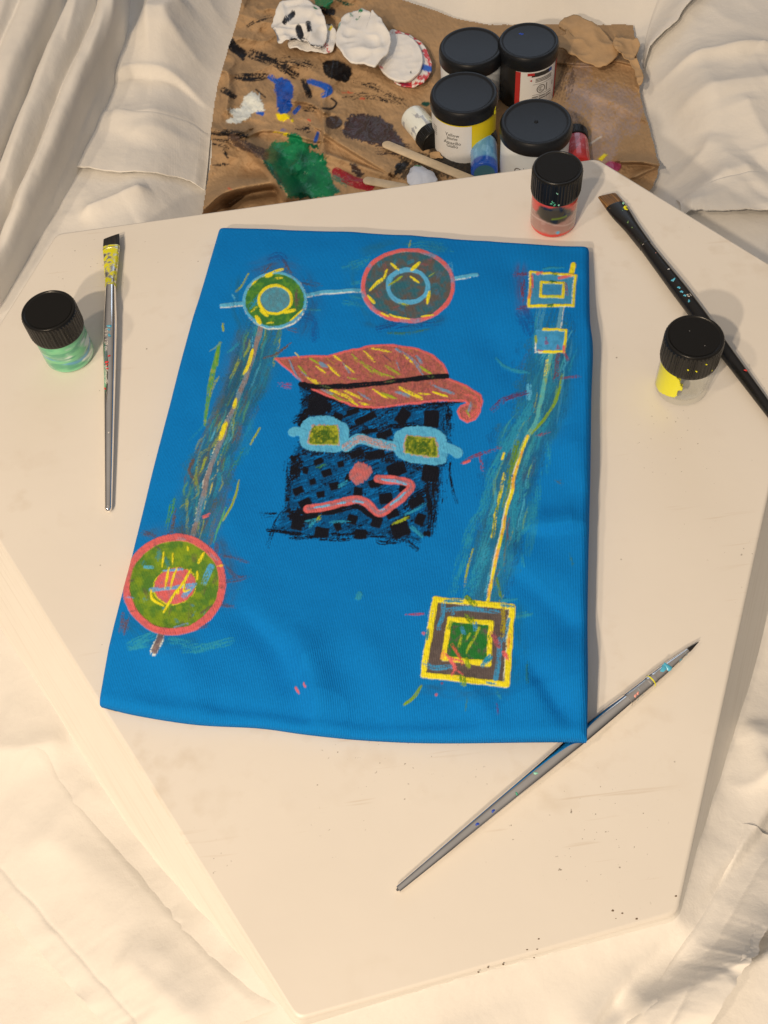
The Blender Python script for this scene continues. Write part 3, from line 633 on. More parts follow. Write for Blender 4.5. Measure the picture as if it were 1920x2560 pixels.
# ---- right-hand streaks
bar2 = fT((1455, 505), (1430, 650), (1385, 810), (1340, 1000), (1290, 1250), (1210, 1400), (1150, 1605)) + fB((930, 260), (890, 450), (830, 700), (760, 1040))
hazes(bar2[1:], 22, [alb(35, 112, 128), alb(30, 90, 115), alb(60, 105, 100), alb(45, 118, 122), alb(30, 80, 105), alb(70, 105, 85)], (26, 60), .52, 38)
smudge(bar2[1:], 105, [alb(20, 85, 125), alb(35, 105, 120), alb(25, 75, 110), alb(40, 115, 125), alb(50, 95, 95)], .46, 5)
streaks(bar2[2:], 46, 24, 150, [alb(35, 115, 140), alb(30, 100, 125), alb(40, 125, 140)], (18, 36), (.36, .58), op=.65, ang=.06)
streaks(bar2[1:], 55, 26, 120, [TEAL, TEAL, alb(45, 125, 140), alb(60, 145, 150), alb(60, 85, 105), DTEAL], (5, 15), (.34, .6), ang=.08, op=.75)
streaks(bar2[1:], 44, 24, 90, [TEAL, alb(80, 165, 175), alb(60, 145, 140), alb(120, 160, 80)], (3, 10), (.36, .54), op=.8, ang=.08)
streaks(bar2[3:], 12, 22, 70, [YGREEN, alb(100, 90, 50), alb(120, 60, 60)], (2, 6), (.35, .65))
for q, wd in [(((800, 0), (740, 250), (620, 480), (540, 760), (470, 980)), 26), (((900, 100), (720, 640), (640, 960)), 26), (((1030, 0), (990, 260), (950, 380)), 22), (((1180, 0), (1150, 260), (1090, 420), (950, 540)), 17), (((760, 640), (650, 860), (600, 1000)), 34)]:
    CV.stroke(fB(*q), wd, TEAL, dry=.50, thick=.12, op=.9)
CV.stroke(fT((1240, 1180), (1130, 1350), (1020, 1560), (990, 1620)), 24, TEAL, dry=.35, thick=.12)
CV.stroke(fT((1320, 520), (1300, 640)), 22, DTEAL, dry=.35); CV.stroke(fT((1290, 560), (1265, 780)), 10, TEAL, dry=.5)
CV.stroke(fT((1240, 1030), (1235, 1110)), 14, LBLUE, dry=.3); CV.stroke(fT((1360, 1400), (1370, 1605)), 18, TEAL, dry=.55)
CV.stroke(fT((1465, 940), (1420, 1120), (1330, 1260), (1210, 1400), (1120, 1605)), 8, alb(125, 150, 35), dry=.25, thick=.15, taper=.4)
CV.stroke(fT((1160, 1400), (1110, 1605)), 14, alb(95, 130, 45), dry=.4); CV.stroke(fT((1070, 1480), (1060, 1520)), 6, YEL, dry=.2)
CV.stroke(fB((900, 20), (850, 220), (800, 520)), 9, YEL, dry=.35, thick=.15, color2=alb(120, 140, 40), mix=.5); CV.stroke(fB((950, 0), (900, 300)), 16, alb(110, 135, 40), dry=.4)
CV.stroke(fB((640, 620), (590, 800), (575, 910)), 6, YGREEN, dry=.45); CV.stroke(fB((840, 850), (870, 1020)), 8, alb(95, 130, 45), dry=.3)
CV.stroke(fT((1010, 840), (1090, 910), (1240, 945)), 9, TEAL, dry=.35, taper=.5); CV.stroke(fT((990, 1190), (1080, 1120), (1220, 1080)), 14, alb(95, 55, 85), dry=.5)
CV.stroke(fT((790, 1540), (900, 1490), (1050, 1440)), 10, alb(130, 60, 75), dry=.48); CV.stroke(fT((800, 1545), (840, 1530)), 6, CORAL, dry=.15); CV.stroke(fT((915, 1500), (930, 1600)), 8, alb(150, 65, 75), dry=.55)
CV.stroke(fT((1290, 1365), (1370, 1340)), 8, alb(140, 60, 70), dry=.4); CV.stroke(fT((1440, 980), (1580, 965)), 6, alb(130, 60, 75), dry=.5); CV.stroke(fT((1440, 820), (1410, 1000)), 16, alb(105, 65, 75), dry=.5)
CV.stroke(fT((1475, 810), (1500, 855)), 8, alb(140, 60, 75), dry=.4)
for q in [((1140, 285), (1240, 280)), ((1195, 330), (1200, 480)), ((1160, 515), (1230, 505))]: CV.stroke(fT(*q), 11, alb(120, 60, 75), dry=.5)
CV.stroke(fT((1200, 560), (1240, 650)), 40, DKBLUE, dry=.35, op=.6)
CV.stroke(fB((1040, 660), (1045, 750)), 8, TEAL, dry=.4); CV.stroke(fB((1420, 660), (1450, 760)), 12, alb(50, 110, 100), dry=.6); CV.stroke(fB((1310, 70), (1380, 100)), 12, alb(80, 90, 60), dry=.6)
CV.stroke(fB((240, 1700), (180, 1790), (95, 1860)), 8, alb(125, 150, 30), dry=.2, taper=.4); CV.stroke(fB((110, 1140), (260, 1132)), 4, alb(180, 60, 70), dry=.3); CV.stroke(fB((830, 1740), (870, 1800)), 7, TEAL, dry=.5)
CV.stroke(fB((880, 1030), (990, 1010)), 10, TEAL, dry=.35); CV.stroke(fB((960, 1150), (1100, 1135)), 16, TEAL, dry=.45); CV.stroke(fB((600, 1800), (590, 1910)), 5, alb(60, 110, 80), dry=.5)
CV.stroke(fB((830, 1820), (850, 1940)), 5, alb(90, 60, 110), dry=.5); CV.stroke(fB((1080, 1520), (1080, 1680)), 9, alb(30, 110, 120), dry=.55)
for q, c_ in [((350, 1775), CORAL), ((395, 1690), alb(120, 60, 90))]: CV.disc(fB(q)[0], 3, 3, c_, rough=1)
for q in [((1480, 1950), (1500, 1990)), ((1540, 1920), (1550, 1945))]: CV.stroke(fL(*q), 5, CORAL, dry=.3)
CV.disc((897, 1490), 9, 9, TEAL, rough=3)
# ---- circle strokes round the top circle
for q, wd, c_ in [(((0, 225), (110, 195), (210, 165)), 16, TEAL), (((440, 90), (560, 90), (720, 115)), 22, TEAL), (((520, 130), (640, 150)), 12, TEAL), (((60, 250), (170, 200)), 12, TEAL), (((0, 470), (130, 490)), 14, TEAL), (((40, 430), (120, 450)), 10, TEAL), (((300, 670), (400, 680), (560, 650)), 8, alb(60, 110, 70)), (((600, 520), (700, 490)), 12, alb(40, 100, 130)), (((705, 200), (715, 270)), 10, LBLUE), (((445, 60), (430, 110)), 6, YGREEN), (((60, 345), (120, 330)), 12, TEAL), (((240, 640), (420, 610), (640, 590)), 26, DKBLUE)]:
    CV.stroke(fT(*q), wd, c_, dry=.5, op=.85)
# ---- connecting bars
for ident, pts, wd, c_ in [(12, fG((930, 603), (1085, 592)), 9.5, LBLUE), (15, fG((1558, 527), (1680, 505)) + fT((60, 386), (112, 388)), 9, LBLUE), (16, fT((728, 310), (885, 286)), 8.5, LBLUE)]:
    CV.stroke(np.array(pts) + [0, 1.6], wd + 1, WHITE, dry=.25, thick=.2, wob=.05, curve=False); CV.stroke(pts, wd, c_, thick=.3, ident=ident, wob=.06, curve=False)
CV.stroke(np.array(bar1) + [-2.2, 0], 12, WHITE, dry=.62, thick=.2, wob=.06)
CV.stroke(bar1, 11.5, TAUPE, thick=.3, ident=13, wob=.08, color2=alb(110, 135, 140), mix=.58, scale=22, dry=.12)
for q in [((1160, 930), (1125, 1060), (1095, 1110)), ((1040, 1300), (1020, 1370)), ((960, 1470), (920, 1590))]: CV.stroke(fG(*q), 10, YEL, dry=.2, thick=.35, taper=.6)
CV.stroke(fL((965, 0), (920, 110)), 9, YEL, dry=.25, thick=.3)
CV.stroke(np.array(bar2[:2]) + [3, 0], 8, WHITE, dry=.4, curve=False); CV.stroke(bar2[:2], 9, alb(95, 150, 160), ident=18, thick=.25, curve=False)
CV.stroke(bar2[2:7], 11, alb(90, 165, 150), ident=14, thick=.25, color2=YGREEN, mix=.62, dry=.15, scale=18)
CV.stroke(fT((1365, 830), (1345, 960)), 7, YEL, dry=.45, thick=.3)
low = bar2[6:]
low = fT((1225, 1370), (1150, 1605)) + fB((960, 140), (925, 260), (890, 430), (830, 700), (760, 1040))
CV.stroke(np.array(low) + [-3.4, 0], 5.5, WHITE, dry=.3, thick=.25, wob=.15); CV.stroke(low, 7.5, YEL, ident=19, thick=.32, color2=alb(235, 150, 60), mix=.60, dry=.1, scale=16)
# ---- circle 1
c1 = fG((1325, 565))[0]
for q_, c_, w_ in [(fG((1200, 330), (1330, 300), (1450, 330)), alb(70, 75, 85), 40), (fG((1540, 430), (1600, 600), (1540, 760)), alb(45, 75, 100), 46), (fG((1050, 450), (1040, 600), (1080, 740)), alb(35, 95, 110), 34), (fT((150, 130), (400, 60), (640, 110)), alb(35, 105, 125), 30), (fT((180, 600), (420, 640), (640, 580)), alb(35, 85, 105), 34), (fT((40, 250), (90, 420), (150, 520)), alb(35, 105, 125), 40), (fT((1180, 250), (1170, 400), (1200, 520)), alb(90, 60, 85), 26), (fL((930, 900), (1010, 1100), (950, 1300)), alb(60, 78, 90), 40), (fL((240, 1480), (420, 1600), (700, 1600)), alb(35, 95, 110), 40), (fL((400, 830), (560, 800), (800, 820)), alb(75, 85, 75), 40), (fB((250, 1700), (560, 1760), (900, 1760)), alb(35, 85, 110), 34), (fB((1000, 1100), (1010, 1400), (980, 1650)), alb(25, 95, 115), 34)]: CV.haze(q_, w_, c_, .5)
CV.disc(c1, 74, 66, GREEN, ident=1, color2=alb(95, 140, 40), mix=.60, rot=-.15); CV.stroke(fG((1150, 620), (1240, 520)), 18, TEAL, dry=.5); CV.stroke(fG((1480, 470), (1500, 650)), 14, BROWN, dry=.55)
CV.ring((c1[0] + 1, c1[1] + 1.5), 78, 69, 6, WHITE, rot=-.12, dry=.35); CV.ring(c1, 77, 68, 6.5, LBLUE, rot=-.12, ident=1, thick=.3, color2=alb(120, 130, 150), mix=.66)
c1b = fG((1328, 563))[0]; CV.disc(c1b, 41, 34, alb(82, 146, 150), ident=1, color2=alb(88, 130, 130), rot=-.1); CV.ring(c1b, 41, 34.5, 7, YEL, ident=1, thick=.35, rot=-.1, dry=.05)
for q, wd in [(((1260, 390), (1300, 375)), 12), (((1300, 365), (1385, 335)), 7), (((1190, 690), (1215, 735)), 12), (((1400, 660), (1470, 640)), 9), (((1220, 640), (1270, 680)), 9), (((1440, 720), (1530, 640)), 4)]: CV.stroke(fG(*q), wd, YEL, dry=.15, thick=.4, ident=1, taper=.3)
for q in [((1150, 660), (1190, 620)), ((1330, 410), (1380, 400)), ((1270, 735), (1310, 730)), ((1160, 450), (1190, 420))]: CV.stroke(fG(*q), 5, YEL, dry=.4, thick=.3)
# ---- circle 2
c2 = fT((428, 360))[0]
CV.disc(c2, 108, 86, alb(98, 84, 70), ident=2, color2=alb(50, 98, 100), mix=.48, scale=14, dry=.12, rot=-.03)
for _ in range(26):
    a = rs.uniform(0, 6.28); rr = rs.uniform(.5, .95); q = (c2[0] + 108 * rr * math.cos(a), c2[1] + 86 * rr * math.sin(a))
    CV.stroke([q, (q[0] + rs.uniform(-14, 14), q[1] + rs.uniform(-16, 16))], rs.uniform(5, 13), rs.choice([alb(150, 80, 75), TEAL, alb(80, 90, 70), BROWN, alb(60, 110, 130)]), dry=.42, op=.5, wob=.3)
CV.ring((c2[0] - 1, c2[1] + 1), 113, 89, 8, WHITE, dry=.5, rot=-.03); CV.ring(c2, 113, 89, 10, CORAL, ident=2, thick=.3, rot=-.03, color2=alb(130, 135, 150), mix=.66, scale=20)
c2b = fT((428, 366))[0]; CV.ring(c2b, 50, 41, 12, alb(92, 165, 192), ident=2, thick=.3, dry=.08)
for q, wd in [(((175, 390), (225, 340), (270, 310), (290, 255)), 8), (((318, 215), (365, 258)), 8), (((160, 425), (203, 478)), 7), (((572, 400), (558, 478)), 8), (((300, 553), (380, 580), (440, 588)), 5), (((510, 205), (450, 260)), 9), (((440, 300), (500, 345)), 6), (((240, 545), (300, 570)), 5), (((520, 565), (600, 555)), 5)]:
    CV.stroke(fT(*q), wd, YEL, dry=.2, thick=.4, ident=2, taper=.5)
for q in [((300, 360), (390, 300)), ((370, 480), (430, 500)), ((560, 300), (600, 270))]: CV.stroke(fT(*q), 6, YGREEN, dry=.5)
# ---- circle 3
c3 = fL((582, 1192))[0]
for q in [((900, 960), (1130, 1020)), ((950, 1050), (1060, 1140), (1140, 1120)), ((960, 1170), (1080, 1150)), ((880, 1330), (1020, 1350)), ((900, 850), (890, 960)), ((480, 860), (550, 800)), ((350, 800), (460, 850)), ((700, 1530), (830, 1490))]: CV.stroke(fL(*q), 12, alb(90, 70, 75), dry=.5, op=.8)
CV.stroke(fL((220, 1420), (200, 1530)), 24, alb(110, 70, 60), dry=.5, op=.8)
for q, wd in [(((660, 1672), (820, 1650), (1000, 1608)), 22), (((260, 1640), (340, 1600), (430, 1560)), 26), (((560, 1600), (700, 1630)), 16), (((250, 1660), (380, 1640)), 10)]: CV.stroke(fL(*q), wd, TEAL, dry=.42, thick=.12)
CV.stroke(fL((490, 1545), (470, 1600), (428, 1685)), 19, WHITE, dry=.3); CV.stroke(fL((490, 1540), (470, 1600), (436, 1678)), 16, alb(110, 88, 84), ident=17, thick=.25, color2=TAUPE)
CV.disc(c3, 117, 111, alb(128, 145, 30), ident=3, color2=alb(85, 120, 38), mix=.5, rot=-.5, scale=16)
for _ in range(30):
    a = rs.uniform(0, 6.28); rr = rs.uniform(.5, .92); q = (c3[0] + 115 * rr * math.cos(a), c3[1] + 110 * rr * math.sin(a))
    CV.stroke([q, (q[0] + rs.uniform(-8, 8), q[1] + rs.uniform(-24, 24))], rs.uniform(6, 14), rs.choice([alb(110, 85, 60), TEAL, alb(130, 150, 40), alb(60, 110, 40), alb(100, 90, 60)]), dry=.42, op=.5, wob=.3)
CV.stroke(fL((850, 1060), (800, 1180)), 14, alb(85, 160, 180), dry=.35); CV.stroke(fL((360, 1060), (420, 1065)), 8, alb(90, 165, 170), dry=.3)
CV.ring(c3, 117, 111, 8, YGREEN, rot=-.5, dry=.4)
CV.ring(c3, 122, 116.5, 18, CORAL, ident=3, thick=.32, rot=-.5, color2=alb(205, 95, 88), mix=.6, wob=.06)
for q, c_ in [(((430, 905), (470, 930)), BROWN), (((240, 1165), (285, 1160)), BROWN), (((225, 1285), (270, 1290)), alb(110, 150, 180)), (((900, 1215), (945, 1210)), BROWN), (((580, 1510), (680, 1480)), alb(130, 150, 180)), (((905, 1052), (938, 1050)), YEL), (((260, 1390), (300, 1380)), BROWN), (((840, 960), (900, 1010)), alb(150, 140, 140)), (((780, 1400), (860, 1350)), BROWN), (((600, 855), (660, 860)), alb(170, 150, 145))]: CV.stroke(fL(*q), 7, c_, dry=.42, ident=3, op=.75)
c3b = fL((587, 1200))[0]; CV.ring(c3b, 54, 46, 4, YEL, dry=.5, thick=.3, rot=-.3)
CV.disc(c3b, 52, 45, CORAL, ident=3, rot=-.3, color2=alb(190, 105, 105), mix=.62)
for q, wd in [(((410, 1230), (560, 1215), (740, 1190)), 10), (((650, 1280), (720, 1200)), 14), (((500, 1090), (640, 1080)), 6)]: CV.stroke(fL(*q), wd, alb(115, 160, 185), dry=.32, ident=3)
for q, wd in [(((540, 1065), (530, 1130), (513, 1220)), 6), (((598, 1062), (570, 1150), (553, 1222)), 5), (((702, 1080), (640, 1190), (560, 1290), (503, 1396)), 7), (((660, 1185), (655, 1240), (700, 1230)), 6), (((615, 1230), (610, 1260)), 5), (((800, 955), (760, 1030)), 9), (((505, 950), (490, 1060)), 5), (((570, 960), (565, 1040)), 4), (((680, 910), (685, 935)), 5), (((750, 1090), (752, 1150)), 6), (((410, 1230), (420, 1300), (500, 1345)), 7)]: CV.stroke(fL(*q), wd, YEL, dry=.18, thick=.4, ident=3, taper=.4)
# ---- face: dry black over the blue
face = fF((310, 400), (700, 520), (1000, 510), (1290, 490), (1310, 620), (1300, 760), (1285, 880), (1235, 1000), (1215, 1180), (1190, 1340), (1080, 1430), (820, 1395), (560, 1385), (250, 1380), (110, 1355), (205, 1190), (230, 900), (285, 760), (300, 600))
CV.poly(face, alb(10, 30, 52), ident=5, rough=7, dry=.36, bdir=-.35, thick=.06, op=.62); CV.poly(face, BLACK, ident=5, rough=7, dry=.66, bdir=-.45, thick=.06)
CV.poly(fF((250, 860), (720, 820), (1200, 940), (1150, 1390), (250, 1380), (200, 1200)), BLACK, ident=0, rough=6, dry=.76, bdir=.6, thick=.06)
CV.poly(fF((300, 390), (520, 470), (900, 540), (880, 700), (640, 700), (600, 620), (330, 640)), BLACK, ident=5, rough=6, dry=.58, bdir=-.5)
CV.poly(fF((620, 640), (920, 660), (930, 900), (600, 900)), BLACK, ident=5, rough=6, dry=.55, bdir=-.4)
CV.poly(fF((300, 800), (560, 840), (700, 800), (930, 880), (1250, 920), (1180, 980), (900, 900), (560, 860), (300, 850)), BLACK, ident=5, rough=4, dry=.45)
CV.poly(fF((1120, 960), (1230, 960), (1200, 1200), (1140, 1330)), BLACK, ident=5, rough=5, dry=.48, bdir=1.5)
for q, wd, dr in [(((240, 870), (220, 1050), (205, 1200)), 20, .45), (((195, 880), (185, 970)), 3, .4), (((260, 1180), (160, 1250), (90, 1420), (80, 1460)), 12, .55), (((80, 1355), (200, 1365), (300, 1375)), 9, .15), (((250, 1390), (500, 1400), (820, 1380), (1080, 1420)), 22, .45), (((820, 1390), (830, 1435), (1000, 1430), (1080, 1480)), 12, .5), (((1280, 560), (1290, 700)), 26, .45), (((1310, 780), (1330, 880)), 10, .6), (((1300, 900), (1300, 1010), (1340, 1170)), 8, .45), (((1190, 1000), (1180, 1200), (1170, 1370)), 28, .5), (((1250, 960), (1240, 1200)), 24, .66), (((40, 1250), (140, 1245)), 16, .62), (((320, 510), (360, 480), (420, 440)), 16, .3), (((300, 640), (340, 560)), 20, .2), (((250, 620), (340, 560)), 16, .5), (((900, 660), (1080, 650)), 12, .3), (((1380, 490), (1180, 520), (900, 545)), 16, .4), (((300, 380), (420, 440), (540, 480), (760, 540)), 14, .1), (((280, 620), (230, 640)), 12, .6), (((1130, 1100), (1060, 1140), (1020, 1190)), 30, .35)]:
    CV.stroke(fF(*q), wd, BLACK, dry=dr, ident=5, thick=.1)
def sq(cx, cy, wd, hg, deg):
    a = math.radians(deg); c_, s_ = math.cos(a), math.sin(a); pts = []
    for ux, uy in [(-.5, -.40), (-.42, -.5), (.42, -.5), (.5, -.38), (.5, .42), (.40, .5), (-.42, .5), (-.5, .40)]: pts.append((cx + ux * wd * c_ - uy * hg * s_, cy + ux * wd * s_ + uy * hg * c_))
    CV.poly(fF(*pts), BLACK, ident=5, rough=.5, thick=.22)
for q in [(420, 893, 68, 40, -20), (565, 912, 44, 40, -10), (475, 970, 68, 48, -22), (330, 955, 40, 48, 10), (383, 1030, 42, 38, -15), (525, 1057, 70, 50, -12), (285, 1092, 72, 50, -25), (433, 1115, 52, 48, -10), (328, 1172, 90, 56, -25), (683, 1095, 62, 60, 8), (940, 948, 130, 88, -18), (868, 1143, 92, 78, -8), (795, 1037, 90, 56, -20), (1165, 975, 112, 110, 8), (643, 1282, 68, 62, 15), (805, 1302, 70, 66, 20), (440, 1367, 92, 72, 8), (546, 1330, 46, 60, -20), (702, 1380, 84, 66, 5), (965, 1345, 122, 104, -22), (1097, 1280, 64, 78, 22), (1070, 1165, 110, 62, -28), (915, 1246, 88, 54, -25), (1142, 1375, 56, 34, 5), (732, 606, 150, 46, -28), (650, 562, 90, 36, -18), (982, 596, 80, 110, 35), (1175, 610, 104, 116, 0), (548, 598, 64, 54, 20), (672, 842, 96, 46, -26), (860, 712, 110, 46, -20), (800, 850, 120, 60, -10), (215, 1147, 26, 24, 0), (275, 1310, 80, 80, 10), (590, 1408, 30, 14, 0), (985, 1075, 60, 60, 10), (760, 690, 110, 30, -10), (1010, 1270, 40, 30, 0), (620, 1000, 40, 50, 20)]: sq(*q)
CV.poly(fF((370, 460), (430, 450), (510, 510), (500, 560), (430, 590), (320, 590), (350, 520)), BLACK, ident=5, rough=3); CV.poly(fF((235, 860), (290, 850), (310, 900), (290, 1000), (232, 1040)), BLACK, ident=5, rough=4, dry=.25)
CV.poly(fF((200, 1220), (300, 1200), (420, 1235), (420, 1280), (300, 1330), (250, 1330)), BLACK, ident=5, rough=5, dry=.2); CV.stroke(fF((340, 1225), (500, 1235), (660, 1190), (760, 1250), (830, 1290)), 16, BLACK, dry=.1, ident=5)
for q, c_ in [(((330, 1300), (430, 1280)), TEAL), (((430, 1265), (410, 1290)), YGREEN), (((500, 1305), (620, 1295)), TEAL), (((920, 1310), (1020, 1270)), YGREEN), (((1000, 1250), (1130, 1180)), TEAL), (((410, 930), (470, 920)), alb(60, 120, 60)), (((390, 1290), (360, 1330)), TEAL), (((560, 1060), (610, 1030)), TEAL), (((1040, 1330), (1110, 1390)), TEAL)]: CV.stroke(fF(*q), 9, c_, dry=.45)
# ---- cap
cap = fF((133, 210), (260, 195), (480, 190), (620, 155), (750, 125), (920, 115), (1080, 142), (1180, 180), (1250, 240), (1282, 312), (1272, 337), (1400, 387), (1500, 450), (1512, 490), (1495, 560), (1460, 610), (1410, 630), (1365, 600), (1352, 560), (1375, 527), (1422, 510), (1400, 488), (1250, 485), (1000, 510), (780, 535), (640, 520), (520, 470), (380, 410), (320, 370), (220, 280))
CV.poly(cap, RUST, ident=4, rough=1.5, color2=alb(190, 95, 82), mix=.55, scale=7, thick=.2)
CV.poly(cap, alb(105, 62, 60), ident=4, rough=1, dry=.58, thick=.05, op=.55); CV.poly(cap, alb(190, 130, 60), ident=4, rough=1, dry=.70, thick=.05, op=.6, bdir=.6)
CV.stroke(cap + [cap[0]], 5.5, CORAL, ident=4, thick=.25, dry=.18, curve=False); CV.stroke(fF((1380, 430), (1470, 470), (1480, 540), (1420, 600), (1385, 570)), 10, CORAL, dry=.4, ident=4, thick=.25)
GB = alb(120, 140, 150)
for q, wd, c_ in [(((220, 215), (260, 300), (320, 375)), 6, GB), (((430, 235), (470, 260)), 12, GB), (((580, 230), (630, 310)), 5, GB), (((935, 140), (1050, 220), (1120, 310)), 9, GB), (((1070, 190), (1110, 240)), 7, GB), (((930, 220), (960, 280)), 5, GB), (((720, 155), (800, 230)), 6, YEL), (((780, 140), (900, 165)), 5, YEL), (((400, 255), (460, 300)), 5, YEL), (((520, 185), (575, 220)), 5, YEL), (((700, 225), (800, 290), (920, 335)), 8, YGREEN), (((262, 165), (290, 200)), 4, YEL), (((360, 205), (420, 240)), 5, YGREEN), (((580, 240), (660, 300)), 5, YEL), (((330, 320), (400, 370), (470, 410)), 6, YEL), (((430, 385), (540, 470), (640, 500)), 8, YGREEN), (((500, 420), (600, 460), (680, 520)), 8, YEL), (((590, 420), (720, 480)), 6, YEL), (((780, 410), (880, 470)), 5, YEL), (((960, 400), (1060, 450), (1120, 480)), 9, YEL), (((930, 430), (1040, 460)), 8, GB), (((1160, 365), (1240, 410), (1330, 440)), 9, GB), (((1090, 440), (1160, 450)), 6, YEL), (((690, 500), (760, 520)), 6, YEL), (((1440, 500), (1415, 580)), 8, GB), (((1400, 540), (1430, 600)), 5, YGREEN), (((300, 290), (350, 330)), 5, GB), (((420, 400), (520, 450)), 6, GB), (((470, 200), (530, 240)), 4, alb(180, 120, 60)), (((600, 330), (700, 350)), 4, YGREEN), (((380, 340), (440, 380)), 5, YEL), (((850, 180), (900, 230)), 4, alb(120, 70, 70)), (((640, 180), (720, 250), (780, 300)), 6, YGREEN), (((480, 250), (560, 320)), 6, YEL), (((860, 250), (960, 310)), 6, YGREEN), (((980, 180), (1060, 250)), 5, YEL), (((1100, 260), (1180, 310)), 6, YGREEN), (((840, 430), (940, 480)), 7, YGREEN), (((1180, 430), (1280, 460)), 6, YEL), (((280, 250), (340, 310)), 5, YGREEN), (((680, 430), (780, 490)), 6, GB)]:
    CV.stroke(fF(*q), wd, c_, dry=.38, ident=4, thick=.25, taper=.4)
CV.stroke(fF((300, 380), (450, 398), (700, 385), (1000, 350), (1160, 330), (1278, 326)), 13, BLACK, ident=4, dry=.05, wob=.15)
for q in [((420, 385), (500, 400)), ((860, 360), (930, 360)), ((1150, 325), (1190, 330))]: CV.stroke(fF(*q), 6, alb(80, 90, 50), dry=.5)
CV.stroke(fF((150, 380), (230, 390)), 12, alb(170, 60, 90), dry=.5)
# ---- glasses
for fr in [fF((350, 600), (430, 592), (500, 595), (560, 625), (608, 640), (622, 700), (612, 780), (570, 822), (500, 835), (380, 822), (312, 800), (288, 740), (300, 660)), fF((960, 680), (1100, 658), (1240, 690), (1280, 760), (1275, 880), (1230, 915), (1080, 907), (980, 880), (925, 822), (920, 740))]:
    CV.poly(fr, LBLUE, ident=6, rough=1.2, closed_curve=True, thick=.3, color2=alb(80, 155, 175), mix=.62)
CV.stroke(fF((245, 700), (268, 690), (310, 700)), 22, LBLUE, ident=6, thick=.3); CV.stroke(fF((1275, 800), (1320, 815), (1350, 835)), 26, LBLUE, ident=6, thick=.3); CV.stroke(fF((605, 800), (680, 742), (800, 770), (930, 792)), 24, LBLUE, ident=6, thick=.3)
CV.stroke(fF((600, 800), (690, 745), (800, 770), (910, 805)), 18, PINKB, ident=6, dry=.42, thick=.3, scale=12)
for ln in [fF((380, 648), (545, 655), (562, 700), (556, 785), (400, 788), (348, 772), (352, 705)), fF((1005, 718), (1205, 735), (1222, 790), (1218, 870), (1100, 862), (992, 838), (985, 780))]:
    CV.poly(np.array(ln), PINKB, ident=6, rough=2, thick=.3)
    cc = np.mean(ln, 0); q = cc + (np.array(ln) - cc) * .90
    CV.poly(q, alb(85, 105, 25), ident=6, rough=1.5, color2=alb(175, 165, 35), mix=.58, scale=6); CV.stroke(np.vstack([q, q[:1]]), 5, YGREEN, dry=.5, ident=6, curve=False); CV.disc(cc, 17, 15, alb(60, 90, 22), dry=.45, ident=6, rough=3)
# ---- nose and mouth
CV.poly(fF((690, 900), (745, 918), (778, 965), (740, 1010), (690, 1047), (640, 1025), (622, 985), (650, 930)), alb(205, 100, 88), ident=7, rough=2.5, closed_curve=True, thick=.3, color2=alb(160, 105, 100), mix=.58)
mo = fF((345, 1213), (420, 1205), (500, 1190), (640, 1150), (730, 1165), (825, 1245), (930, 1172), (1000, 1112), (1036, 1078), (1034, 1048), (1000, 1030), (900, 1016), (812, 1010))
CV.stroke(mo, 20, CORAL, ident=8, thick=.3, wob=.1, color2=alb(190, 95, 85), mix=.6)
CV.stroke(mo, 7, alb(160, 110, 110), dry=.35, ident=8)
for q in [((390, 1205), (490, 1190)), ((540, 1180), (600, 1165)), ((650, 1160), (720, 1170)), ((840, 1015), (940, 1030), (1010, 1050)), ((900, 1185), (1000, 1105)), ((820, 1225), (860, 1215))]: CV.stroke(fF(*q), 6, alb(115, 170, 185), dry=.2, ident=8, taper=.4)
# ---- squares
def square(ident, f, outer, inner, w1, w2, fill, fill_in, color2):
    o_ = f(*outer); CV.poly(o_, fill, ident=ident, rough=1, thick=.2, color2=color2, mix=.62)
    CV.stroke(np.array(o_ + [o_[0]]) + [-2.5, .5], w1, WHITE, dry=.45, curve=False); CV.stroke(o_ + [o_[0]], w1, YEL, ident=ident, thick=.35, curve=False, wob=.1, dry=.06)
    if inner:
        i_ = f(*inner); CV.poly(i_, fill_in, ident=ident, rough=1, thick=.2, color2=color2, mix=.68); CV.stroke(np.array(i_ + [i_[0]]) + [-1, 1], w2, WHITE, dry=.6, curve=False); CV.stroke(i_ + [i_[0]], w2, YEL, ident=ident, thick=.35, curve=False, wob=.12, dry=.08)
square(9, fT, ((1248, 268), (1550, 290), (1534, 492), (1238, 496)), ((1322, 336), (1470, 344), (1462, 436), (1314, 434)), 6.5, 7.5, DTEAL, alb(58, 135, 165), alb(70, 140, 165))
CV.stroke(fT((1535, 218), (1518, 285)), 12, YEL, ident=9, thick=.4)
for q, c_ in [(((1385, 280), (1420, 285)), GREEN), (((1365, 497), (1400, 495)), GREEN), (((1380, 335), (1410, 340)), GREEN), (((1255, 290), (1262, 370)), CORAL), (((1290, 280), (1330, 270)), CORAL), (((1440, 310), (1530, 290)), CORAL), (((1250, 380), (1240, 440)), alb(235, 140, 60)), (((1480, 350), (1490, 420)), alb(150, 100, 110)), (((1340, 245), (1470, 240)), TEAL), (((1360, 440), (1440, 430)), alb(200, 200, 60))]: CV.stroke(fT(*q), 7, c_, dry=.32, thick=.3)
CV.poly(fT((1285, 655), (1488, 658), (1474, 804), (1280, 806)), alb(70, 150, 178), ident=10, rough=1.5, color2=alb(60, 135, 160))
for q in [((1335, 655), (1488, 656)), ((1486, 656), (1474, 800)), ((1310, 802), (1474, 804))]: CV.stroke(fT(*q), 7, YEL, ident=10, dry=.15, thick=.35, curve=False)
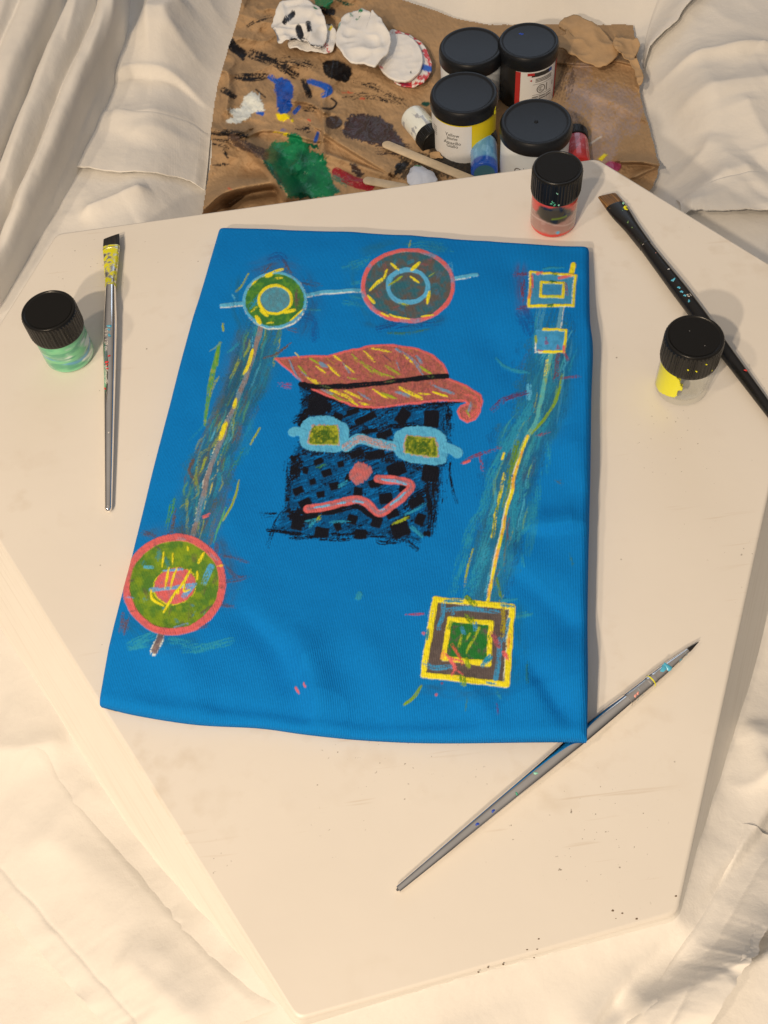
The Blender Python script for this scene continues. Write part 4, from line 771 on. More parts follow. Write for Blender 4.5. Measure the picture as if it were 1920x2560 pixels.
CV.stroke(fT((1280, 740), (1278, 806), (1320, 808)), 4, WHITE, dry=.3, curve=False); CV.stroke(fT((1284, 700), (1286, 740)), 6, YGREEN, dry=.2); CV.poly(fT((1350, 700), (1368, 750), (1340, 755)), alb(125, 90, 120), dry=.3); CV.poly(fT((1432, 740), (1445, 785), (1415, 785)), alb(140, 90, 110), dry=.35); CV.stroke(fT((1474, 770), (1470, 805)), 6, CORAL, dry=.2); CV.stroke(fT((1290, 790), (1330, 795)), 5, CORAL, dry=.4)
square(11, fB, ((345, 1015), (960, 1075), (915, 1695), (250, 1618)), ((458, 1172), (790, 1208), (772, 1535), (412, 1488)), 14.5, 12.5, alb(92, 75, 64), alb(38, 108, 40), alb(100, 82, 70))
for q, wd, c_ in [(((410, 1050), (400, 1150), (370, 1250)), 12, DTEAL), (((440, 1100), (600, 1090), (850, 1120)), 12, DTEAL), (((500, 1110), (480, 1150)), 10, DTEAL), (((270, 1530), (340, 1560), (490, 1555)), 13, DTEAL), (((860, 1340), (850, 1500), (830, 1650)), 13, DTEAL), (((930, 1180), (890, 1350)), 10, DTEAL), (((780, 1480), (730, 1540)), 14, TEAL), (((880, 1090), (890, 1200), (880, 1310)), 12, alb(165, 140, 20)), (((800, 1290), (850, 1390)), 12, alb(165, 80, 80)), (((890, 1440), (930, 1500)), 10, CORAL), (((480, 1380), (530, 1460), (560, 1530)), 8, alb(200, 90, 60)), (((430, 1460), (500, 1560), (480, 1620)), 9, CORAL), (((560, 1520), (440, 1480)), 6, CORAL), (((600, 1150), (640, 1190)), 18, alb(120, 140, 20)), (((600, 1005), (660, 1060)), 16, alb(110, 140, 25)), (((560, 1640), (570, 1690)), 16, alb(120, 150, 30)), (((590, 1500), (610, 1550)), 12, alb(150, 160, 20)), (((430, 1020), (560, 1030)), 12, TEAL), (((880, 1060), (960, 1080)), 10, TEAL), (((560, 1300), (540, 1390)), 8, YGREEN), (((690, 1250), (600, 1440)), 8, YGREEN), (((660, 1210), (660, 1260)), 10, DTEAL), (((555, 1240), (575, 1290)), 9, DTEAL), (((470, 1200), (450, 1250)), 8, YGREEN), (((290, 1260), (280, 1330)), 8, alb(60, 130, 120)), (((780, 1310), (785, 1340)), 8, GREEN), (((260, 1290), (250, 1280)), 6, CORAL), (((760, 1680), (830, 1695)), 5, TEAL), (((600, 1330), (620, 1290)), 6, YGREEN), (((480, 1560), (570, 1620)), 4, CORAL), (((940, 1300), (930, 1400)), 8, alb(235, 150, 60)), (((410, 1440), (400, 1490)), 10, alb(235, 150, 60))]:
    CV.stroke(fB(*q), wd, c_, dry=.36, thick=.25, ident=11)

# ------------------------------------------------------------------ folded shirt
def edge_curve(pts, n):
    q = catmull(pts, 24); d = np.r_[0, np.cumsum(np.linalg.norm(np.diff(q, axis=0), axis=1))]; t = np.linspace(0, d[-1], n)
    return np.stack([np.interp(t, d, q[:, k]) for k in (0, 1)], 1)
HT = .0155
top = [(546, 563), (640, 566), (900, 578), (1200, 598), (1380, 610), (1474, 615)]
bot = [(240, 1752), (330, 1774), (480, 1797), (640, 1806), (760, 1822), (900, 1836), (1100, 1846), (1300, 1853), (1466, 1856)]
lef = [(546, 563), (512, 690), (470, 830), (420, 1020), (378, 1180), (320, 1420), (268, 1620), (240, 1752)]
rig = [(1474, 615), (1475, 800), (1482, 880), (1478, 1000), (1475, 1200), (1470, 1450), (1468, 1700), (1466, 1856)]
wpt = lambda L: [tuple(P(*p, ZB + HT * .75)[:2]) for p in L]
ext_d = [.010, .003, 0, 0, 0]; ext_f = [0., 0., .06, .28, .48]
arc_a = np.linspace(0, np.pi / 2, 9)[1:]
RAD = .0058
d_in = ext_d + list(RAD * (1 - np.cos(arc_a))); f_in = ext_f + list(.48 + .52 * np.sin(arc_a))
def axis(n, width):
    dn = np.array(d_in) / width; mid = np.linspace(dn[-1], 1 - dn[-1], n)[1:-1]
    return np.r_[dn, mid, 1 - dn[::-1]], np.r_[f_in, np.ones(len(mid)), f_in[::-1]]
u_, fu = axis(560, .29); v_, fv = axis(690, .37)
NU, NV = len(u_), len(v_); U, Vv = np.meshgrid(u_, v_)
tt = np.linspace(0, 1, 800)
ct, cb, cl, cr = [edge_curve(wpt(e), 800) for e in (top, bot, lef, rig)]
ip = lambda c, x: np.stack([np.interp(x, tt, c[:, k]) for k in (0, 1)], -1)
XY = (1 - Vv)[..., None] * ip(ct, U) + Vv[..., None] * ip(cb, U) + (1 - U)[..., None] * ip(cl, Vv) + U[..., None] * ip(cr, Vv)
XY -= ((1 - U) * (1 - Vv))[..., None] * ct[0] + (U * (1 - Vv))[..., None] * ct[-1] + ((1 - U) * Vv)[..., None] * cb[0] + (U * Vv)[..., None] * cb[-1]
ff = np.minimum(fu[None, :], fv[:, None]) * (.35 + .65 * np.maximum(fu[None, :], fv[:, None]))
th = HT * (1 + .10 * (U - .5)) + .0045 * smooth(.72, 1, U) * smooth(0, .25, Vv) + .003 * np.exp(-((U - 1) / .12) ** 2 - ((Vv - .45) / .2) ** 2) - .003 * np.exp(-((U - .5) / .7) ** 2 - (Vv / .05) ** 2) + .0012 * (fbm(U * 5, Vv * 6, 500, 3) - .5)
zbot = .0008 + .0095 * smooth(.62, .97, U) * smooth(.80, .985, Vv)                 # the corner rests on the round brush
th = th * (1 - .38 * smooth(.86, 1, Vv))
th = th - .002 * smooth(.62, .97, U) * smooth(.80, .985, Vv)
px0, py0 = proj(np.concatenate([XY, np.full(XY.shape[:2] + (1,), ZB + HT)], -1))
def crease(pts, amp, wl2, wr2):
    d, side, arc, L = seg_dist(px0[::1], py0, catmull(pts, 6)); e = np.clip(np.minimum(arc, L - arc) / (.3 * L), 0, 1)
    return amp * np.exp(-(d / np.where(side > 0, wr2, wl2)) ** 2) * e
wr = 0
for a in [([(560, 1500), (700, 1640), (760, 1800)], -.0022, 45, 26), ([(735, 1560), (790, 1700), (800, 1830)], .0024, 28, 50), ([(1300, 1320), (1380, 1330), (1480, 1318)], .0028, 14, 40), ([(1180, 1330), (1330, 1440), (1460, 1560)], .0022, 26, 55),
          ([(1280, 1420), (1380, 1500), (1470, 1650)], -.0018, 40, 40), ([(1310, 1640), (1380, 1740), (1440, 1830)], -.0024, 28, 34), ([(1170, 800), (1270, 900), (1290, 1000)], -.0016, 40, 50), ([(250, 1700), (600, 1760), (900, 1795), (1300, 1800)], -.0010, 22, 26),
          ([(1120, 1690), (1200, 1760), (1230, 1840)], .0016, 26, 30), ([(330, 1560), (450, 1660), (500, 1780)], .0012, 40, 50), ([(1390, 700), (1400, 900), (1380, 1100)], .0012, 30, 60), ([(860, 1560), (960, 1680), (980, 1820)], .0014, 50, 60), ([(600, 960), (560, 1200), (620, 1400)], .0010, 70, 80), ([(1200, 620), (1330, 700), (1470, 720)], -.0010, 40, 40), ([(1420, 1080), (1450, 1250)], .0014, 30, 30)]:
    wr = wr + crease(*a)
wr = wr * 1.7 + .0022 * (cusp(px0 / 190 + py0 / 300, py0 / 150, 512) - .5) * smooth(1300, 1750, py0) + .0016 * (fbm(px0 / 150, py0 / 150, 510, 3) - .5) * 2
inner_mask = smooth(.3, 1., ff)
Zs = ZB + zbot + th * ff + wr * inner_mask
Gs = np.concatenate([XY, Zs[..., None]], -1)
px1, py1 = proj(Gs); Cc, Tt, Id = CV.sample(px1, py1)
Gs[..., 2] += Tt * (.45 + 1.1 * fbm(px1 / 7, py1 / 9, 530, 2)) * .0012 * inner_mask
Id = np.where(ff > .97, Id, 0)
shirt = sheet_parts(Gs, np.ones(U.shape, bool), Cc, Tt, Id, N_, 'folded_shirt', M['shirt'], flip=True)
tag(shirt, 'folded bright blue t-shirt hand-painted with a capped face, circles and squares', 'shirt')
for k, lb in {'painted_circle': None}.items(): pass

# ------------------------------------------------------------------ brown paper with paint
KRAFT = alb(176, 132, 86)
CP = Canvas(480, -90, 1700, 600, 1.6, KRAFT)
fP = tf(500, 0, .3918); fQ = tf(1000, 0, .42194)
PN = {k: 'paint_patch' for k in range(1, 30)}
gXp, gYp = np.meshgrid(CP.gx, CP.gy)
CP.c *= (1 + .35 * (fbm(gXp / 70, gYp / 60, 600, 4) - .5))[..., None]
# translucent grey smears on the right of the paper
for q in [((1150, 480), (1400, 560), (1420, 760), (1250, 820), (1100, 700)), ((1000, 420), (1130, 380), (1080, 700), (990, 720)), ((1150, 760), (1300, 800), (1250, 960), (1120, 960)), ((1020, 520), (1180, 560), (1150, 640), (1040, 640))]: CP.poly(fQ(*q), alb(165, 135, 115), dry=.42, rough=8, op=.7, closed_curve=True)
for q, wd in [(((1000, 400), (960, 560)), 46), (((1040, 700), (1090, 860)), 34)]: CP.stroke(fQ(*q), wd, alb(80, 58, 45), dry=.5, op=.7)
CP.stroke(fQ((1130, 850), (1190, 810)), 5, alb(205, 180, 150), dry=.2)
K = alb(22, 20, 22); DBR = alb(66, 48, 38); BLU = alb(30, 86, 160); PGR = alb(24, 118, 66); PGD = alb(10, 70, 50)
for q, wd, dr in [(((190, 260), (215, 300), (265, 340)), 26, .15), (((240, 330), (270, 375)), 12, .3), (((240, 490), (330, 495), (420, 485)), 18, .35), (((330, 345), (480, 400), (610, 480)), 22, .35), (((480, 390), (620, 400), (750, 440)), 30, .60), (((150, 575), (215, 610)), 18, .35), (((660, 520), (700, 610)), 16, .3), (((920, 630), (1080, 610), (1290, 650)), 22, .62), (((980, 530), (1180, 580), (1330, 690)), 20, .62), (((780, 690), (840, 695), (870, 660), (840, 630)), 5, .1), (((80, 850), (220, 850), (290, 870)), 18, .4), (((90, 890), (210, 900)), 10, .55), (((80, 920), (190, 940)), 10, .5), (((300, 170), (370, 130), (450, 100)), 8, .5), (((340, 150), (420, 120)), 6, .55), (((620, 820), (690, 830), (700, 800)), 16, .5), (((680, 690), (745, 695)), 18, .45), (((90, 1050), (180, 1050)), 10, .5), (((150, 960), (180, 1000)), 8, .4), (((355, 570), (420, 620)), 4, .2)]:
    CP.stroke(fP(*q), wd, K, dry=dr, thick=.15)
CP.stroke(fP((700, 60), (770, 60), (840, 75)), 22, K, dry=.2, ident=1, thick=.3); CP.poly(fP((710, -60), (860, -60), (845, 20), (820, 50), (740, 30)), PGR, ident=2, thick=.4, rough=3); CP.stroke(fP((870, 10), (970, 30)), 14, PGD, dry=.5)
CP.poly(fP((790, 400), (860, 385), (960, 430), (970, 470), (940, 525), (880, 520), (790, 470)), alb(20, 18, 18), ident=3, thick=.7, rough=2, closed_curve=True)
CP.disc(fP((853, 780))[0], 21, 17, DBR, ident=4, thick=.4, rough=1)
CP.poly(fP((960, 740), (1060, 730), (1160, 750), (1240, 820), (1300, 930), (1200, 935), (1040, 900), (930, 870), (910, 820)), DBR, ident=5, thick=.5, rough=4, closed_curve=True, color2=alb(72, 50, 46))
CP.stroke(fP((1150, 950), (1310, 960)), 30, DBR, dry=.4)
CP.poly(fP((480, 510), (560, 505), (595, 560), (590, 640), (570, 720), (500, 715), (485, 610)), BLU, ident=6, thick=.7, rough=3, closed_curve=True, color2=alb(22, 66, 132)); CP.stroke(fP((450, 490), (490, 520)), 14, BLU, dry=.3, ident=6); CP.stroke(fP((600, 720), (635, 680)), 9, BLU, dry=.3)
CP.stroke(fP((700, 520), (780, 540), (830, 580), (790, 610)), 16, BLU, ident=7, thick=.4, dry=.15, taper=.2); CP.stroke(fP((750, 850), (735, 900)), 9, BLU, dry=.2); CP.stroke(fP((520, 835), (545, 830)), 8, BLU, dry=.4); CP.stroke(fP((370, 715), (400, 725)), 9, BLU, dry=.2)
CP.poly(fP((485, 725), (560, 725), (575, 760), (530, 775), (495, 765)), alb(240, 200, 10), ident=8, thick=.6, rough=2); CP.disc(fP((590, 772))[0], 4, 4, alb(240, 200, 10)); CP.stroke(fP((540, 855), (565, 855)), 7, alb(240, 200, 10), thick=.4); CP.stroke(fP((460, 845), (540, 850)), 4, alb(240, 200, 10), dry=.5)
CP.poly(fP((270, 630), (340, 580), (375, 600), (415, 710), (350, 710), (300, 760), (250, 785), (170, 780), (165, 760), (220, 745), (190, 715), (190, 690), (260, 690)), alb(232, 220, 205), ident=9, thick=1.0, rough=3)
CP.poly(fP((480, 900), (560, 900), (570, 850), (640, 860), (660, 910), (750, 915), (760, 960), (700, 930), (680, 950), (790, 990), (830, 1110), (860, 1190), (900, 1215), (830, 1260), (700, 1265), (570, 1265), (470, 1110), (390, 1000), (430, 950)), PGR, ident=10, thick=.6, rough=4, color2=alb(10, 84, 54), mix=.56, scale=30)
CP.stroke(fP((210, 890), (330, 950), (410, 990)), 26, alb(88, 64, 50), dry=.25); CP.stroke(fP((420, 1040), (480, 1120), (520, 1190)), 12, PGD, dry=.3)
CP.stroke(fP((870, 1100), (960, 1150), (1080, 1190)), 26, alb(155, 30, 35), ident=11, thick=.4, dry=.12); CP.stroke(fP((860, 1130), (960, 1190)), 14, alb(90, 110, 80), dry=.4)
CP.poly(fP((950, 1035), (990, 1050), (1050, 1110), (1020, 1130), (965, 1100)), DBR, ident=12, rough=3, thick=.4); CP.poly(fP((1250, 1050), (1330, 1020), (1320, 1070), (1240, 1130)), K, ident=13, rough=3, thick=.4)
CP.disc(fP((1440, 663))[0], 12, 5, PGD); CP.poly(fQ((0, 900), (560, 960), (560, 1040), (0, 1060)), alb(40, 34, 26), dry=.35, rough=6, op=.85)
CP.stroke(fQ((250, 900), (420, 960)), 60, alb(20, 18, 16), dry=.12, op=.9)
for q in [((900, 590), (970, 590)), ((1020, 630), (1050, 635)), ((690, 765), (700, 770)), ((185, 1200), (200, 1205))]: CP.stroke(fP(*q), 5, alb(225, 85, 50), dry=.35)
CP.poly(fQ((1172, 945), (1215, 905), (1230, 915), (1200, 950)), alb(245, 205, 10), ident=14, thick=1., rough=1); CP.poly(fQ((1215, 970), (1260, 955), (1305, 975), (1300, 1010), (1240, 1010)), alb(165, 62, 85), ident=15, thick=1.2, rough=1, closed_curve=True)
outline = [(628, -80), (604, 0), (592, 51), (570, 118), (543, 212), (529, 300), (526, 325), (529, 384), (518, 450), (506, 520), (496, 620), (1500, 620), (1629, 473), (1641, 447), (1650, 409), (1629, 338), (1608, 270), (1599, 215), (1608, 203), (1593, 143), (1599, 110), (1589, 97), (1584, 61), (1400, 60), (1224, 61), (1142, 46), (1080, 22), (1010, 0), (900, -80)]
pw = np.array([P(a, b, .012)[:2] for a, b in outline])
pxg, pyg = np.meshgrid(np.arange(470, 1680, 2.2), np.arange(-78, 612, 2.2))
Wp = P(pxg, pyg, .012); xw, yw = Wp[..., 0], Wp[..., 1]
dpaper = sdf(pxg, pyg, outline) + 5 * (fbm(pxg / 12, pyg / 12, 610, 3) - .5) * smooth(1200, 1500, pxg) + 2.5 * (fbm(pxg / 14, pyg / 14, 611, 3) - .5)
leftish = smooth(1250, 700, pxg)
def crk(a, b, sc, seed): return ridged(xw * sc + a * yw * sc, yw * sc - b * xw * sc, seed, 3)
zp = .006 + leftish * (.007 * crk(.6, .5, 11, 620) + .011 * cusp(xw * 15 + yw * 9, yw * 16 - xw * 8, 622) + .0075 * cusp(xw * 34 - yw * 12, yw * 30 + xw * 14, 632) + .0022 * cusp(xw * 70 - yw * 22, yw * 62 + xw * 30, 634) + .002 * crk(-.3, .7, 24, 630)) + (1 - leftish) * (.004 * cusp(xw * 10 + yw * 6, yw * 11 - xw * 4, 640) + .0025 * cusp(xw * 26 - yw * 10, yw * 24, 650)) + .008 * fbm(xw * 7, yw * 7, 660, 3)
def pr(pts, amp, a, b):
    d, side, arc, L = seg_dist(pxg, pyg, catmull(pts, 8)); return amp * np.exp(-(d / np.where(side > 0, b, a)) ** 2)
zp += pr(fP((60, 830), (200, 850), (300, 830)), .010, 6, 14) + pr(fP((780, 700), (790, 850), (770, 960)), .007, 4, 16) + pr(fP((230, 880), (420, 1040), (560, 1260)), .022, 10, 26) + pr(fP((20, 1340), (150, 1230), (330, 1190), (480, 1170), (560, 1250)), .022, 10, 22) - pr(fP((190, 1300), (320, 1240), (480, 1220)), .02, 18, 18)
zp += pr(fP((790, 850), (1000, 980), (1200, 1100)), .008, 5, 24) + pr(fP((800, 980), (1000, 1050), (1200, 1120)), .006, 12, 5) + pr(fP((560, 640), (700, 660), (790, 720)), .006, 5, 12) + pr(fP((110, 440), (180, 480), (170, 700)), .008, 8, 12) + pr(fP((290, 870), (450, 830), (750, 900)), .007, 5, 14)
zp += pr(fQ((880, 370), (1130, 380), (1260, 360), (1400, 390)), .006, 3, 12) + pr(fQ((1310, 960), (1420, 960), (1540, 980)), .014, 4, 14) + pr(fQ((1390, 1050), (1470, 1010), (1540, 985)), .008, 4, 10) + pr(fQ((1300, 235), (1400, 350), (1410, 500)), .010, 6, 10) + pr(fQ((1150, 560), (1300, 620), (1420, 700)), .004, 10, 20)
# flatten beneath the jars
for q in [(1178, 190), (1320, 180), (1160, 330), (1350, 420)]:
    zp = zp - (zp - .009) * smooth(90, 50, np.hypot(pxg - q[0], pyg - q[1]))
zp += .0012 * (fbm(pxg / 5, pyg / 5, 680, 3) - .5)
cp, tp, ip_ = CP.sample(pxg, pyg)
base_g = ground_z(xw, yw)
zp = np.maximum(zp, .0065) + tp * .0010
ip_ = np.where(dpaper < -2, ip_, 0)
# keep the pixel where it is: place each point on its own height
Gp = P(pxg, pyg, zp)
paper = sheet_parts(Gp, dpaper < 0, cp, tp, ip_, PN, 'brown_paper', M['paper'], flip=True)
tag(paper, 'crumpled brown kraft paper splattered with paint behind the board', 'paper')
def paper_z(px, py):
    i = int(np.clip((py + 78) / 2.2, 0, zp.shape[0] - 1)); j = int(np.clip((px - 470) / 2.2, 0, zp.shape[1] - 1)); return float(zp[i, j])
# torn scrap of paper lying by the back jar
def flake(name, pts_px, z, thick, mat_, label, cat, cfun=None, amp=.003, sc=40, seed=700, rough=1.2, n=46, tilt=(0, 0), group=None, dome=0.):
    q = catmull(pts_px, 5, True) if len(pts_px) > 5 else np.array(pts_px); c = q.mean(0); d = np.r_[0, np.cumsum(np.linalg.norm(np.diff(np.vstack([q, q[:1]]), axis=0), axis=1))]
    m = 96; t = np.linspace(0, d[-1], m, endpoint=False); q2 = np.vstack([q, q[:1]]); b = np.stack([np.interp(t, d, q2[:, k]) for k in (0, 1)], 1)
    b = b + rough * (np.stack([fbm(t / 9, t * 0 + 3, seed, 3), fbm(t / 9, t * 0 + 7, seed + 1, 3)], 1) - .5) * 4
    rr = np.r_[0, np.linspace(.06, 1, n // 2)]; A = c[None, None] + rr[:, None, None] * (b - c)[None]
    z = z - .016 + float(np.percentile([paper_z(*p) for p in A[::3, ::5].reshape(-1, 2)], 85)); W = P(A[..., 0], A[..., 1], z); w0 = P(c[0], c[1], z)
    zz = z + amp * (cusp(W[..., 0] * sc * 1.2, W[..., 1] * sc * 1.2, seed + 2) + .45 * cusp(W[..., 0] * sc * 2.6, W[..., 1] * sc * 2.6, seed + 3) - .7) + amp * .8 * (fbm(W[..., 0] * sc * .5, W[..., 1] * sc * .5, seed + 5, 2) - .5) + tilt[0] * (W[..., 0] - w0[0]) + tilt[1] * (W[..., 1] - w0[1]) + dome * (1 - rr[:, None] ** 2)
    top_ = W.copy(); top_[..., 2] = zz; bot_ = W.copy(); bot_[..., 2] = zz - thick
    V = np.vstack([top_.reshape(-1, 3), bot_[::-1].reshape(-1, 3)]); Fc = grid_faces(2 * len(rr), m, True); me = fix_normals(mesh(name, V, Fc))
    if cfun is not None:
        C = cfun(A[..., 0], A[..., 1], rr[:, None] + 0 * A[..., 0]); C = np.vstack([C.reshape(-1, 3), C[::-1].reshape(-1, 3)]); paint_attr(me, C)
    o = link(name, me, mat_); tag(o, label, cat, group); return o
flake('paper_scrap', fQ((1030, 88), (1100, 120), (1200, 170), (1250, 230), (1300, 290), (1270, 345), (1190, 385), (1100, 365), (1000, 330), (970, 295), (920, 285), (915, 250), (940, 220), (985, 205), (975, 170), (940, 160), (965, 120)), .034, .0015, M['scrap'], 'torn tan paper scrap lying against the rearmost right jar', 'paper scrap', amp=.004, sc=28, seed=720, tilt=(-.05, .0))
flake('paper_scrap', fQ((1270, 235), (1400, 240), (1420, 290), (1390, 340), (1430, 420), (1440, 490), (1410, 505), (1390, 420), (1330, 350), (1270, 300)), .026, .0012, M['scrap'], 'narrow torn strip of brown paper along the paper\'s right edge', 'paper scrap', amp=.006, sc=40, seed=730)

# dried paint skins
PW = alb(240, 228, 210)
def skin_col(spots, edge=None, base=PW):
    def f(px, py, r):
        C = np.tile(base, px.shape + (1,)) * (1 + .10 * (fbm(px / 9, py / 9, 740, 3) - .5))[..., None]
        if edge is not None:
            for c, thr, sd in edge:
                m = (smooth(.70, .9, r) * smooth(thr, thr + .08, fbm(px / 7, py / 7, sd, 3)))[..., None]; C = C * (1 - m) + c * m
        for q, wd, c, dr in spots:
            d, side, arc, L = seg_dist(px, py, catmull(q, 6)); m = smooth(1, -1, d - wd / 2) * (smooth(dr - .1, dr + .1, vnoise(px / 2.4, py / 2.4, 25)) if dr else 1); C = C * (1 - m[..., None]) + c * m[..., None]
        return C
    return f
ell = lambda c, rx, ry, rot=0, n=14: [(c[0] + rx * math.cos(t) * math.cos(rot) - ry * math.sin(t) * math.sin(rot), c[1] + rx * math.cos(t) * math.sin(rot) + ry * math.sin(t) * math.cos(rot)) for t in np.linspace(0, 2 * math.pi, n, endpoint=False)]
RD = alb(205, 50, 45)
flake('paint_skin', fP((570, 260), (640, 200), (800, 160), (855, 190), (870, 230), (850, 330), (800, 345), (700, 330), (580, 310)), .024, .0012, M['paint_matt'], 'white dried paint scrap with red specks under the spotted skin', 'paint skin', skin_col([(fP((800, 290), (820, 330)), 10, RD, .4), (fP((830, 200), (840, 190)), 8, alb(230, 190, 20), .2), (fP((800, 120), (830, 170)), 9, K, .2)]), amp=.004, seed=750)
flake('paint_skin', fP((470, 120), (500, 50), (560, 5), (640, -5), (720, 20), (770, 70), (805, 160), (808, 220), (780, 290), (720, 305), (680, 260), (620, 240), (560, 255), (500, 265), (480, 210), (455, 160)), .030, .0014, M['paint_matt'], 'crumpled white dried paint disc with three black spots', 'paint skin', skin_col([(fP((540, 150), (575, 115), (595, 95)), 12, K, .18), (fP((630, 185), (640, 215)), 17, K, 0), (fP((690, 150), (700, 200)), 12, K, .12), (fP((460, 200), (485, 250)), 16, alb(120, 110, 105), .3), (fP((580, 250), (660, 240)), 8, K, .45), (fP((700, 300), (780, 290)), 7, K, .5), (fP((730, 55), (745, 65)), 8, PGR, .3)]), amp=.006, seed=760, sc=34)
flake('paint_skin', fP((1210, 200), (1300, 215), (1380, 250), (1440, 310), (1475, 390), (1470, 460), (1430, 520), (1360, 550), (1280, 540), (1230, 500), (1200, 350)), .022, .0012, M['paint_matt'], 'white dried paint disc streaked red and blue at its rim', 'paint skin', skin_col([(fP((1420, 430), (1470, 440)), 14, BLU, 0), (fP((1270, 540), (1330, 535)), 10, alb(160, 40, 60), .3), (fP((1430, 330), (1460, 380)), 12, RD, .3), (fP((1400, 500), (1450, 490)), 12, RD, .35), (fP((1340, 530), (1400, 530)), 8, RD, .4)], [(RD, .5, 770)]), amp=.002, seed=770)
flake('paint_skin', ell(fP((1275, 365))[0], 56, 61, -.5), .027, .0024, M['paint_matt'], 'smooth flat white dried paint disc lapping over the red-rimmed one', 'paint skin', skin_col([(fP((1345, 458), (1346, 464)), 4, K, 0), (fP((1220, 205), (1260, 208)), 5, RD, .3), (fP((1150, 430), (1165, 440)), 5, alb(220, 120, 110), .2)]), amp=.0012, seed=780, rough=.5)
flake('paint_skin', fP((1000, 65), (1060, 70), (1095, 100), (1100, 68), (1120, 100), (1165, 145), (1195, 200), (1215, 250), (1205, 330), (1160, 380), (1110, 430), (1050, 415), (970, 400), (900, 350), (868, 280), (880, 190), (910, 110), (950, 80)), .034, .0016, M['paint_matt'], 'crumpled plain white dried paint disc with ragged torn rim', 'paint skin', skin_col([(fP((965, 90), (970, 100)), 7, PGR, .2), (fP((1020, 70), (1035, 78)), 7, PGR, .2), (fP((1000, 125), (1020, 115)), 5, PGR, .4), (fP((890, 160), (880, 185)), 7, alb(90, 140, 110), .3)]), amp=.0055, seed=790, sc=30)
flake('paint_skin', fP((1320, 1150), (1340, 1090), (1385, 1060), (1450, 1075), (1500, 1110), (1510, 1150), (1460, 1190), (1380, 1200)), .024, .0014, M['paint_matt'], 'pale grey dried paint lump with a green fleck beside the wooden stick', 'paint skin', skin_col([(fP((1375, 1065), (1400, 1070)), 10, PGR, .2)], base=alb(205, 195, 190)), amp=.003, seed=800, dome=.006)
# brown flap behind the white bottle
flake('paper_scrap', fQ((130, 905), (230, 900), (255, 935), (150, 940)), .016, .0012, M['scrap'], 'small brown card scrap below the white bottle', 'paper scrap', amp=.002, seed=810)

# wooden sticks
def stick(a, b, w, z0, z1, label):
    zr = max(paper_z(a[0] + (b[0] - a[0]) * k + dx, a[1] + (b[1] - a[1]) * k + dy) for k in np.linspace(0, .75, 30) for dx, dy in ((0, 0), (6, -10), (-6, 10))) + .0008; z0 = z1 = zr
    A, B = P(*a, z0), P(*b, z1); L = np.linalg.norm(B - A); t = (B - A) / L; n = np.cross([0, 0, 1], t); n /= np.linalg.norm(n); up = np.cross(t, n)
    out = []
    for k in range(13): a_ = math.pi / 2 + math.pi * k / 12; out.append((w / 2 + w / 2 * math.cos(a_), w / 2 * math.sin(a_)))
    for k in range(13): a_ = -math.pi / 2 + math.pi * k / 12; out.append((L - w / 2 + w / 2 * math.cos(a_), w / 2 * math.sin(a_)))
    out = np.array(out); c = out.mean(0); V = []
    for sc_, h in [(.0, 0), (.93, 0), (1, .0004), (1, .0016), (.93, .002), (0, .002)]:
        for p in out:
            q = (c if sc_ == 0 else p + (0 if sc_ == 1 else 1) * (np.array([np.clip(p[0], w / 2, L - w / 2), 0]) - p) * .12); V.append(A + t * q[0] + n * q[1] + up * h)
    me = fix_normals(mesh('craft_stick', V, grid_faces(6, 26, True))); o = link('craft_stick', me, M['stick']); tag(o, label, 'wooden stick', 'wooden craft sticks'); return o
stick(fP((1168, 918))[0], fP((1800, 1180))[0], .0098, .022, .024, 'long pale wooden craft stick lying below the white bottle')
stick(fP((1042, 1152))[0], fP((1500, 1240))[0], .0098, .020, .020, 'pale wooden craft stick mostly hidden behind the board edge')

# ------------------------------------------------------------------ jars
def cap_profile(r, h): return [(0, h - .0006), (r * .55, h - .0006), (r * .86, h - .0006), (r * .885, h - .0003), (r * .90, h), (r * .955, h), (r * .985, h - .0006), (r * .992, h - .0016), (r, h - .0022), (r, .0026), (r * 1.0, .0016), (r * .99, .0004), (r * .96, 0), (r * .7, 0)]
def ribbed(nr, depth, z0, z1):
    def f(r, z, a):
        k = np.where((z > z0) & (z < z1) & (r > 0), 1, 0) * np.clip(np.sin(nr * a) * 2.2, -1, 1) * depth * .5; return r + k
    return f
def add_part(name, V, Fc, m, parent, ang=True):
    me = fix_normals(mesh(name, V, Fc)); o = link(name, me, m, parent)
    try: me.set_sharp_from_angle(angle=math.radians(38))
    except Exception: pass
    return o
def frame_of(o, A, axis_dir, spin=0.):
    zz = Vector(axis_dir).normalized(); o.matrix_world = Matrix.Translation(Vector(A)) @ Vector((0, 0, 1)).rotation_difference(zz).to_matrix().to_4x4() @ Matrix.Rotation(spin, 4, 'Z')
